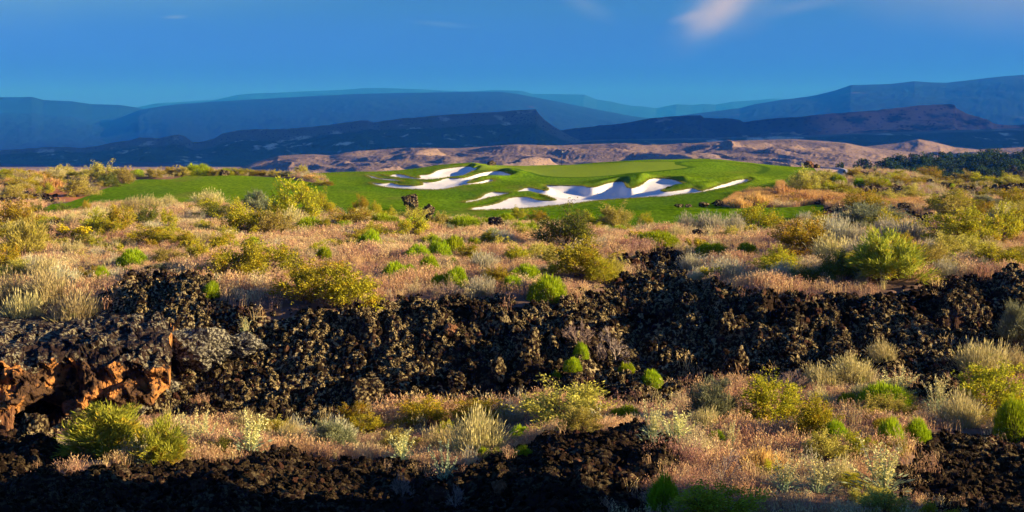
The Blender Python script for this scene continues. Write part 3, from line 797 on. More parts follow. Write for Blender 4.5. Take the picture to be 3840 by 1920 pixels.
relief('right_mountain', [(-700,340),(1500,330),(1640,300),(1760,284),(1860,272),(1900,262),(1960,252),(2000,247),(2050,240),(2100,228),(2140,214),(2180,213),(2240,211),(2300,204),(2340,207),(2380,208),(2450,200),(2520,192),(2576,188),(3250,170)],
       7000, 4200, -90, mtn_prof, M_MTN, 1.6, du=1.2, nd=90, gully=(.20, 700), rough=5, seed=88, lean=.3)
relief('far_mountain', [(-700,300),(230,290),(300,275),(340,271),(390,260),(480,255),(540,251),(600,238),(640,235),(700,233),(780,229),(860,226),(910,222),(960,221),(1050,224),(1120,228),(1180,230),(1240,226),(1310,228),(1340,236),(1400,237),(1470,238),(1500,250),(1540,256),(1560,261),(1590,266),(1620,268),(1650,272),(1680,266),(1700,262),(1740,264),(1770,261),(1800,263),(1840,256),(1900,252),(1940,248),(2000,249),(2100,262),(3250,280)],
       11500, 8300, -110, mtn_prof, M_MTN, 1.6, du=1.2, nd=60, gully=(.12, 1100), rough=6, seed=91, lean=.3)

# ------------------------------------------------------------------ unseen cloud bank, added off to the right to shade the mesas
def lump_mesh(name, lumps, mat, seed):
    import bmesh
    Vs, Fs, n = [], [], 0
    bm = bmesh.new(); bmesh.ops.create_icosphere(bm, subdivisions=4, radius=1.0)
    bv = np.array([v.co[:] for v in bm.verts]); bf = np.array([[v.index for v in f.verts] for f in bm.faces]); bm.free()
    for k, (c, r) in enumerate(lumps):
        nn = 1 + .22 * fbm(bv[:, 0] * 2.1 + bv[:, 2] + k * 7, bv[:, 1] * 2.1 - bv[:, 2] * 1.3, 4, seed)
        Vs.append(bv * nn[:, None] * np.array(r) + np.array(c)); Fs.append(bf + n); n += len(bv)
    return mesh_np(name, np.concatenate(Vs), [np.concatenate(Fs)], mat, True)
t = NT('shade_cloud_white', 1.0, 0.0); t.col((0.85, 0.85, 0.88)); M_SHADE_CLOUD = t.m
CL, SP = 16000.0, np.array([-SUN_H[1], SUN_H[0]])
lumps = []
hc = CL * math.tan(SUN_EL)
for k, sc_ in enumerate(np.arange(2880, 5800, 850.)):
    for rr in (0, 1):
        c2 = SUN_H * (CL + 500 * rr) + SP * (sc_ + 200 * rr)
        lumps.append(((c2[0], c2[1], hc + 300 + 1100 * rr), (1150, 1150, 1400)))
tag(link('cloud', lump_mesh('cloud', lumps, M_SHADE_CLOUD, 5)), kind='structure')  # added out of view, for the shadow it casts

# ------------------------------------------------------------------ the air between
hz = bpy.data.materials.new('haze_air'); hz.use_nodes = True
hn, hl = hz.node_tree.nodes, hz.node_tree.links
hn.clear()
ho = hn.new('ShaderNodeOutputMaterial'); hv = hn.new('ShaderNodeVolumePrincipled')
hv.inputs['Color'].default_value = (0.016, 0.195, 1.0, 1)
hv.inputs['Anisotropy'].default_value = 0.0
hv.inputs['Absorption Color'].default_value = (1, 1, 1, 1)
hv.inputs['Density'].default_value = 0.000112
hl.new(hv.outputs[0], ho.inputs['Volume'])
X0, X1, Y0, Y1, ZA, ZB = -14000., 14000., -90., 19600., -280., 905.
bv = np.array([(x, y, z) for x in (X0, X1) for y in (Y0, Y1) for z in (ZA, ZB)])
bf = np.array([(0, 1, 3, 2), (4, 6, 7, 5), (0, 4, 5, 1), (2, 3, 7, 6), (0, 2, 6, 4), (1, 5, 7, 3)])
tag(link('haze', mesh_np('haze', bv, [bf], hz, False)), kind='stuff')
# ------------------------------------------------------------------ plant builders: real blades, twigs and leaves, sized 1 wide x 1 high
def unit(v): return v / np.maximum(np.linalg.norm(v, axis=-1, keepdims=True), 1e-9)

def blades(P0, P1, P2, w, r, taper=.7):
    """curved tapering strips through three points -> verts (n*5), faces"""
    n = len(P0)
    side = unit(np.cross(P2 - P0, r.normal(size=(n, 3))))
    w = np.broadcast_to(np.asarray(w, float), (n,))[:, None] / 2
    V = np.stack([P0 - side * w, P0 + side * w, P1 + side * w * taper, P1 - side * w * taper, P2], 1).reshape(-1, 3)
    b = np.arange(n)[:, None] * 5
    q = b + np.array([[0, 1, 2, 3]]); t = b + np.array([[3, 2, 4]])
    return V, q, t

def leaves(P, Dn, L, W, r):
    """small pointed leaves at P along Dn"""
    n = len(P)
    side = unit(np.cross(Dn, r.normal(size=(n, 3))))
    L = np.broadcast_to(np.asarray(L, float), (n,))[:, None]; W = np.broadcast_to(np.asarray(W, float), (n,))[:, None] / 2
    V = np.stack([P, P + Dn * L * .45 + side * W, P + Dn * L, P + Dn * L * .45 - side * W], 1).reshape(-1, 3)
    return V, np.arange(n)[:, None] * 4 + np.array([[0, 1, 2, 3]])

def build(name, mat, items, rnds=None):
    Vs, Q, T, n, R = [], [], [], 0, []
    for it in items:
        V = it[0]
        Vs.append(V)
        for f in it[1:]:
            if isinstance(f, np.ndarray) and f.shape[1] == 4: Q.append(f + n)
            else: T.append(f + n)
        n += len(V)
    V = np.concatenate(Vs)
    fc = ([np.concatenate(Q)] if Q else []) + ([np.concatenate(T)] if T else [])
    at = None
    if rnds is not None: at = {'rnd': np.concatenate(rnds)}
    return mesh_np(name, V, fc, mat, False, at)

def hemi(n, r, up=0.05):
    d = r.normal(size=(n, 3)); d[:, 2] = np.abs(d[:, 2]) + up
    return unit(d)

def m_leaf(name, a, b, c=None, trans=.3, hue=.03, val=.45):
    t = NT(name)
    rnd = t.attr('rnd')
    col = t.mix(rnd, a, b)
    if c: col = t.mix(t.ramp(t.noise(t.obj(), 4.0, 2), .55, .68), col, c)
    if name.startswith('cheat'):
        col = t.mix(t.ramp(t.noise(t.pos((.35, .22, .35)), 1.0, 4), .50, .66), col, t.mix(rnd, (0.42, 0.33, 0.15), (0.74, 0.60, 0.32)))
        col = t.mix(t.ramp(t.noise(t.pos((.30, .2, .3)), 1.3, 4), .55, .68), col, t.mix(rnd, (0.24, 0.135, 0.10), (0.52, 0.30, 0.21)))
    o = t.rand()
    val0 = 1.0 if name.startswith(('cheat', 'dark_tree', 'dusty', 'silver', 'blond', 'orange')) else 1.2
    col = t.hsv(col, t.math('ADD', 0.5 - hue / 2, t.math('MULTIPLY', o, hue)), 1.0, t.math('ADD', val0 - val / 2, t.math('MULTIPLY', o, val)))
    return t.leaf(col, trans).m
ML = {
 'rab':   m_leaf('lime_stem_tips', (0.17, 0.25, 0.007), (0.38, 0.44, 0.016)),
 'olive': m_leaf('olive_leaves', (0.20, 0.20, 0.015), (0.46, 0.41, 0.028), (0.48, 0.33, 0.02)),
 'dark':  m_leaf('dark_olive_leaves', (0.07, 0.09, 0.016), (0.17, 0.18, 0.026), (0.26, 0.22, 0.03)),
 'gold':  m_leaf('golden_leaves', (0.22, 0.175, 0.014), (0.42, 0.33, 0.025), (0.44, 0.25, 0.02)),
 'sage':  m_leaf('grey_green_leaves', (0.14, 0.155, 0.075), (0.27, 0.27, 0.13), None),
 'broom': m_leaf('green_broom_stems', (0.18, 0.21, 0.02), (0.40, 0.38, 0.045), (0.48, 0.34, 0.03)),
 'straw': m_leaf('straw_green_stems', (0.28, 0.24, 0.04), (0.50, 0.42, 0.09), (0.34, 0.31, 0.04)),
 'blond': m_leaf('blond_grass_blades', (0.38, 0.30, 0.11), (0.60, 0.50, 0.22), (0.33, 0.32, 0.10)),
 'silver':m_leaf('silvery_grass_blades', (0.38, 0.34, 0.20), (0.56, 0.51, 0.32), (0.30, 0.30, 0.14)),
 'orange':m_leaf('orange_dry_blades', (0.46, 0.25, 0.075), (0.70, 0.43, 0.15), None),
 'cheat': m_leaf('cheatgrass_blades', (0.38, 0.215, 0.105), (0.78, 0.50, 0.25), None, .35, .06, .6),
 'stalk': m_leaf('pale_stalk_flowers', (0.44, 0.40, 0.13), (0.66, 0.60, 0.28), None),
 'teal':  m_leaf('blue_green_stalks', (0.20, 0.27, 0.15), (0.34, 0.40, 0.22), None),
 'flower':m_leaf('yellow_flowers', (0.62, 0.45, 0.01), (0.75, 0.58, 0.02), None),
 'rough': m_leaf('long_lip_grass', (0.10, 0.14, 0.012), (0.22, 0.21, 0.03), (0.30, 0.17, 0.03), .3, .02, .3),
 'tree':  m_leaf('dark_tree_leaves', (0.026, 0.054, 0.014), (0.062, 0.100, 0.026), None, .15),
 'dusty': m_leaf('dusty_tree_leaves', (0.055, 0.05, 0.035), (0.09, 0.08, 0.05), None, .15),
}
def m_wood(name, a, b):
    t = NT(name, .95, .05); t.col(t.mix(t.noise(t.obj(), 6, 3), a, b)); return t.m
MW = m_wood('brown_twigs', (0.10, 0.065, 0.04), (0.22, 0.15, 0.095))
MDRY = m_wood('dry_straw_stems', (0.40, 0.24, 0.12), (0.55, 0.36, 0.20))
MGREY = m_wood('grey_twigs', (0.28, 0.22, 0.17), (0.46, 0.36, 0.27))
MPINK = m_wood('pinkish_twigs', (0.26, 0.175, 0.12), (0.42, 0.30, 0.21))

PROTO = {}
def register(kind, parts):
    # bring the plant to 1 wide x 1 high (its leafy bulk, stray tips aside)
    pts = np.concatenate([np.array([v.co[:] for v in me.vertices]) for _, me in parts])
    wx = max(np.percentile(np.abs(pts[:, :2]), 97.5) * 2, 1e-3); wz = np.percentile(pts[:, 2], 98.5)
    for _, me in parts: me.transform(Matrix.Diagonal((1 / wx, 1 / wx, 1 / wz, 1)))
    PROTO.setdefault(kind, []).append(parts)

def stem_strips(n, r, reach=.6, w=.02, spread=1.0, base=.10):
    d = hemi(n, r, .25) * np.array([spread, spread, 1])
    a = r.uniform(0, 6.28, n); b = base * np.sqrt(r.uniform(0, 1, n))
    P0 = np.stack([b * np.cos(a), b * np.sin(a), np.zeros(n) - .03], 1)
    P2 = d * np.array([.5, .5, 1.0]) * reach * r.uniform(.7, 1.1, n)[:, None]
    P1 = P0 * .5 + P2 * .5 + np.array([0, 0, .06])
    return P0, P1, P2, w

def make_rab(seed, dry=0.0):
    r = np.random.default_rng(seed)
    n = 4200
    d = unit(hemi(n, r, .02) * np.array([1, 1, .72]))
    lump = 1 + .24 * fbm(d[:, 0] * 2.6 + seed, d[:, 1] * 2.6 + d[:, 2] * 2, 3, seed)
    R = lump[:, None] * r.uniform(.80, 1.02, n)[:, None]
    tip = d * np.array([.5, .5, .94]) * R
    st = tip * r.uniform(.70, .93, n)[:, None] * np.array([.97, .97, .95])
    mid = (st + tip) / 2 + np.stack([tip[:, 0] * .08, tip[:, 1] * .08, np.full(n, -.01)], 1)
    tip[:, 2] += .03 * r.uniform(0, 1, n)
    V, q, t = blades(st, mid, tip, .015, r, .9)
    fol = build('foliage', ML['rab'], [(V, q, t)], [np.repeat(np.clip(.5 + .35 * fbm(d[:, 0] * 3, d[:, 1] * 3, 2, seed + 5) + r.normal(0, .2, n), 0, 1), 5)])
    V, q, t = blades(*stem_strips(140, r, .68, .018), r)
    return [('foliage', fol), ('stems', build('stems', MDRY if dry else MW, [(V, q, t)]))]

def make_leafy(seed, key, nb=22, sub=5, per=54, leaf=.047, flat=1.0, open_=.75, flowers=False, wood=MW, narrow=.42, wild=.6):
    """open desert shrub: forking branches that carry separate tufts of small leaves"""
    r = np.random.default_rng(seed)
    bd = hemi(nb, r, .18)
    blen = r.uniform(.62, 1.0, nb)
    ends = bd * np.array([.5, .5, .95]) * blen[:, None]
    P0 = np.stack([r.normal(0, .05, nb), r.normal(0, .05, nb), np.full(nb, -.03)], 1)
    midb = (P0 + ends) * .5 + r.normal(0, .04, (nb, 3)) + np.array([0, 0, .05])
    bl = [blades(P0, midb, ends, .020, r, .7)]
    LP, LD, LR, s0, s2 = [], [], [], [], []
    for i in range(nb):
        ns = sub + r.integers(-1, 2)
        tt = r.uniform(.42, 1.0, ns)
        a = P0[i] * (1 - tt[:, None])**2 + 2 * midb[i] * (tt * (1 - tt))[:, None] + ends[i] * (tt**2)[:, None]
        sd = unit(bd[i] * .8 + r.normal(0, .55, (ns, 3)) + np.array([0, 0, .35]))
        sl_ = r.uniform(.10, .24, ns)
        e = a + sd * sl_[:, None] * np.array([1, 1, 1.1])
        s0.append(a); s2.append(e)
        crnd = r.uniform(0, 1)
        for j in range(ns):
            k = per + r.integers(-8, 9)
            f = r.uniform(.1, 1.05, k)[:, None]
            p = a[j] * (1 - f) + e[j] * f + r.normal(0, .028 + .012 * open_, (k, 3))
            p[:, 2] = np.maximum(p[:, 2], .02)
            LP.append(p); LD.append(unit(sd[j] * .9 + r.normal(0, wild, (k, 3)) + np.array([0, 0, .3])))
            LR.append(np.clip(crnd * .6 + .2 + r.normal(0, .22, k), 0, 1))
    s0, s2 = np.concatenate(s0), np.concatenate(s2)
    bl.append(blades(s0, (s0 + s2) / 2, s2, .011, r, .8))
    LP, LD, LR = np.concatenate(LP), np.concatenate(LD), np.concatenate(LR)
    LP[:, 2] *= flat
    V, q = leaves(LP, LD, leaf * r.uniform(.6, 1.25, len(LP)), leaf * narrow, r)
    parts = [('foliage', build('foliage', ML[key], [(V, q)], [np.repeat(LR, 4)])), ('stems', build('stems', wood, [(b[0], b[1], b[2]) for b in bl]))]
    if flowers:
        top = np.argsort(-(LP[:, 2] + r.uniform(0, .35, len(LP))))[:420]
        p = LP[top] + unit(LP[top]) * .03
        V1, q1 = leaves(p, unit(r.normal(size=(420, 3)) + np.array([0, 0, .6])), .055, .05, r)
        parts.append(('blossom', build('blossom', ML['flower'], [(V1, q1)], [np.repeat(r.uniform(0, 1, 420), 4)])))
    return parts

def make_broom(seed, key, n=1500, w=.010, spread=1.0, droop=0.0):
    """dense fan of thin upright green stems"""
    r = np.random.default_rng(seed)
    nc = 60
    cd = hemi(nc, r, .35) * np.array([spread, spread, 1]); cl = r.uniform(.6, 1.0, nc)
    ci = r.integers(0, nc, n)
    d = unit(cd[ci] + r.normal(0, .24, (n, 3)) + np.array([0, 0, .05]))
    L = cl[ci] * r.uniform(.55, 1.05, n)
    b0 = r.uniform(0, .55, n)
    ax = cd[ci] * np.array([.46, .46, .9]) * cl[ci][:, None]
    P0 = ax * b0[:, None] + r.normal(0, .03, (n, 3)); P0[:, 2] = np.maximum(P0[:, 2], 0)
    P2 = d * np.array([.53, .53, 1.0]) * L[:, None]
    P1 = (P0 + P2) / 2 + np.stack([np.zeros(n), np.zeros(n), .04 * np.ones(n)], 1)
    P2[:, 2] -= droop * r.uniform(0, 1, n) * np.hypot(P2[:, 0], P2[:, 1])
    V, q, t = blades(P0, P1, P2, w, r, .85)
    fol = build('foliage', ML[key], [(V, q, t)], [np.repeat(np.clip(r.normal(.5, .25, n) + .2 * (ci % 3 - 1), 0, 1), 5)])
    V, q, t = blades(*stem_strips(70, r, .7, .016), r)
    return [('foliage', fol), ('stems', build('stems', MW, [(V, q, t)]))]

def make_bunch(seed, key, n=900, w=.008, lean=.0):
    """tussock of arching grass blades with feathery heads"""
    r = np.random.default_rng(seed)
    a = r.uniform(0, 6.283, n); rad = .30 * r.uniform(0, 1, n)**.8
    P0 = np.stack([rad * np.cos(a), rad * np.sin(a), np.zeros(n)], 1)
    out = np.abs(r.normal(0, .15, n)).clip(0, .5); a2 = a + r.normal(0, 1.0, n)
    lumpy = 1 + .35 * fbm(np.cos(a) * rad * 6 + seed, np.sin(a) * rad * 6, 2, seed)
    h = (1 - .9 * out) * r.uniform(.45, 1.0, n) * (1 - .9 * rad) * lumpy
    P2 = P0 + np.stack([out * np.cos(a2) * .8 + lean, out * np.sin(a2) * .8, h], 1)
    P1 = P0 * .5 + P2 * .5 + np.stack([-.12 * out * np.cos(a2), -.12 * out * np.sin(a2), .10 * h], 1)
    V, q, t = blades(P0, P1, P2, w, r, .8)
    rn = np.clip(r.normal(.5, .27, n), 0, 1)
    m = n // 2
    hd = unit(P2[:m] - P1[:m])
    V2, q2 = leaves(P2[:m] - hd * .09, hd, .12, .013, r)
    return [('blades', build('blades', ML[key], [(V, q, t), (V2, q2)], [np.repeat(rn, 5), np.repeat(np.clip(rn[:m] + .3, 0, 1), 4)]))]

def make_stalk(seed, key='stalk', n=15):
    """clump of tall thin flower stalks, buds strung along the upper half"""
    r = np.random.default_rng(seed)
    a = r.uniform(0, 6.283, n); o = r.uniform(.06, .42, n)
    P0 = np.stack([.05 * np.cos(a), .05 * np.sin(a), np.zeros(n)], 1)
    h = r.uniform(.55, 1.0, n)
    P2 = np.stack([o * np.cos(a), o * np.sin(a), h], 1)
    P1 = P0 * .45 + P2 * .55 + np.stack([-.1 * o * np.cos(a), -.1 * o * np.sin(a), .05 * h], 1)
    V, q, t = blades(P0, P1, P2, .018, r, .9)
    LP, LD = [], []
    for i in range(n):
        k = 46
        f = r.uniform(.32, 1.0, k)[:, None]
        p = (P0[i] * (1 - f)**2 + 2 * P1[i] * f * (1 - f) + P2[i] * f**2) + r.normal(0, .018, (k, 3))
        LP.append(p); LD.append(unit(r.normal(0, 1, (k, 3)) + np.array([0, 0, .9])))
    LP, LD = np.concatenate(LP), np.concatenate(LD)
    V2, q2 = leaves(LP, LD, .046, .026, r)
    m = 130
    p = np.stack([r.normal(0, .12, m), r.normal(0, .12, m), r.uniform(0, .35, m)], 1)
    V3, q3 = leaves(p, unit(np.stack([p[:, 0], p[:, 1], np.full(m, .12)], 1)), .11, .028, r)
    return [('blossom', build('blossom', ML[key], [(V2, q2)], [np.repeat(r.uniform(0, 1, len(LP)), 4)])),
            ('stalks', build('stalks', ML['teal'], [(V, q, t), (V3, q3)], [np.repeat(r.uniform(0, 1, n), 5), np.repeat(r.uniform(0, 1, m), 4)]))]

def make_twig(seed, mat, n0=9, fan=.8):
    """bare forking twigs"""
    r = np.random.default_rng(seed)
    items = []
    P = np.zeros((n0, 3)); d = unit(hemi(n0, r, .5) * np.array([fan, fan, 1])); L = r.uniform(.30, .42, n0); w = .024
    for lev in range(4):
        E = P + d * L[:, None]
        items.append(blades(P, (P + E) / 2 + r.normal(0, .02, P.shape), E, w, r, .8))
        items.append(blades(P, (P + E) / 2 + r.normal(0, .02, P.shape), E, w, r, .8))
        k = 3
        P = np.repeat(P + (E - P) * .85, k, 0); L = np.repeat(L, k) * r.uniform(.5, .8, len(P)); d = unit(np.repeat(d, k, 0) + r.normal(0, .33, P.shape)); w *= .72
    return [('twigs', build('twigs', mat, items))]

for s in (1, 2, 3): register('rab', make_rab(100 + s))
for s in (1, 2): register('rabdry', make_rab(120 + s, 1))
for s in (1, 2, 3): register('olive', make_leafy(200 + s, 'olive'))
for s in (1, 2): register('gold', make_leafy(220 + s, 'gold', nb=24, sub=5, per=56, leaf=.045))
for s in (1, 2): register('dark', make_leafy(240 + s, 'dark', nb=28, sub=5, per=54, leaf=.043))
for s in (1, 2): register('sage', make_leafy(260 + s, 'sage', nb=34, sub=7, per=34, leaf=.11, narrow=.13, wild=.32))
for s in (1, 2): register('broom', make_leafy(280 + s, 'broom', nb=38, sub=7, per=40, leaf=.12, narrow=.12, wild=.28))
for s in (1, 2): register('straw', make_leafy(290 + s, 'straw', nb=34, sub=7, per=36, leaf=.11, narrow=.12, wild=.32))
for s in (1, 2, 3): register('blond', make_bunch(300 + s, 'blond', lean=.05))
for s in (1, 2): register('silver', make_bunch(320 + s, 'silver'))
for s in (1, 2): register('orange', make_bunch(340 + s, 'orange', 700, .02))
for s in (1, 2): register('stalk', make_stalk(360 + s))
register('teal', make_stalk(371, 'teal', 9))
register('twig', make_twig(380, MGREY)); register('twigpink', make_twig(381, MPINK, 14, 1.1)); register('twigpink', make_twig(382, MPINK, 12, .9))
register('flower', make_leafy(390, 'broom', nb=24, per=30, flowers=True))
for s in (1, 2): register('pale', make_leafy(400 + s, 'straw', nb=26, sub=5, per=54, leaf=.046))

NAMES = {'rab': ('rabbitbrush', 'shrub', 'bright green rounded shrubs in the dry grass'), 'rabdry': ('rabbitbrush', 'shrub', 'bright green rounded shrubs in the dry grass'),
         'olive': ('olive_shrub', 'shrub', 'loose olive green desert shrubs'), 'gold': ('golden_shrub', 'shrub', 'golden olive desert shrubs'), 'dark': ('dark_shrub', 'shrub', 'dark green desert shrubs'),
         'sage': ('sagebrush', 'shrub', 'grey green brushes'), 'broom': ('broom_shrub', 'shrub', 'green shrubs of upright thin stems'), 'straw': ('straw_shrub', 'shrub', 'straw green shrubs of thin stems'),
         'blond': ('bunchgrass', 'grass clump', 'blond grass tussocks'), 'silver': ('silver_bunchgrass', 'grass clump', 'silvery grass tussocks'), 'orange': ('dry_bunchgrass', 'grass clump', 'orange dry grass clumps'),
         'stalk': ('stalk_plant', 'wildflower', 'tall pale flower stalks'), 'teal': ('stalk_plant', 'wildflower', 'tall pale flower stalks'), 'twig': ('twig_shrub', 'shrub', 'bare twiggy shrubs'), 'twigpink': ('twig_shrub', 'shrub', 'bare twiggy shrubs'),
         'flower': ('flowering_shrub', 'shrub', 'yellow flowered shrubs'), 'pale': ('pale_shrub', 'shrub', 'pale straw green leafy shrubs')}
_cnt = {}
PLACED = []
def place(kind, dx, base, w, h, label, group=None, z_off=0.0):
    """set one plant at the spot on the ground seen at (dx, base) on the 2576-wide photograph, w x h as seen there"""
    u, v = dx / 2.5156, base / 2.5156
    d = depth_of(u, v)
    gxy = raw(u, d)
    vs = PROTO[kind]; k = _cnt.get(kind, 0); _cnt[kind] = k + 1
    parts = vs[k % len(vs)]
    name, cat, grp = NAMES[kind]
    z = float(ground(np.array([gxy[0]]), np.array([gxy[1]]))[0])
    fw, fh = (1.28, 1.12) if kind.startswith('rab') else (1.15, 1.10)
    sw = w / 2.5156 / F * d * fw; sh = h / 2.5156 / F * d * fh
    single = len(parts) == 1
    rz = random.uniform(0, 6.28)
    if single:
        root = link(name, parts[0][1]); root.location = (gxy[0], gxy[1], z - .04 + z_off); root.rotation_euler = (0, 0, rz)
    else:
        root = empty(name, (gxy[0], gxy[1], z - .04 + z_off), rz)
        for pn, me in parts: link(pn, me, root)
    PLACED.append((gxy[0], gxy[1], sw / 2))
    root.scale = (sw, sw * random.uniform(.85, 1.1), sh)
    tag(root, label, cat, group or grp)
    return root
# ------------------------------------------------------------------ lava blocks
def rock_mesh(seed, sub=3, cuts=15, rough=.16, mat=None, name='rock'):
    import bmesh
    r = np.random.default_rng(seed)
    bm = bmesh.new(); bmesh.ops.create_icosphere(bm, subdivisions=sub, radius=1.0)
    V = np.array([v.co[:] for v in bm.verts]); Fc = np.array([[v.index for v in f.verts] for f in bm.faces]); bm.free()
    nrm = unit(r.normal(size=(cuts, 3))); off = r.uniform(.48, .92, cuts)
    dt = V @ nrm.T
    lim = np.where(dt > 1e-3, off[None] / np.maximum(dt, 1e-3), 9).min(1)
    R = np.minimum(lim, 1.1)
    nn = rough * (fbm(V[:, 0] * 2.7 + seed, V[:, 1] * 2.7 + V[:, 2] * 2.1, 4, seed) + .7 * fbm(V[:, 1] * 6 - seed, V[:, 2] * 6 + V[:, 0] * 3, 3, seed + 1))
    V = V * (R + nn)[:, None] * np.array([r.uniform(.8, 1.2), r.uniform(.8, 1.2), r.uniform(.65, 1.0)])
    V = V / (V.max(0) - V.min(0)).max()
    return mesh_np(name, V, [Fc], mat or M_ROCK, False)
M_ROCK = m_lava('lava_block', True)
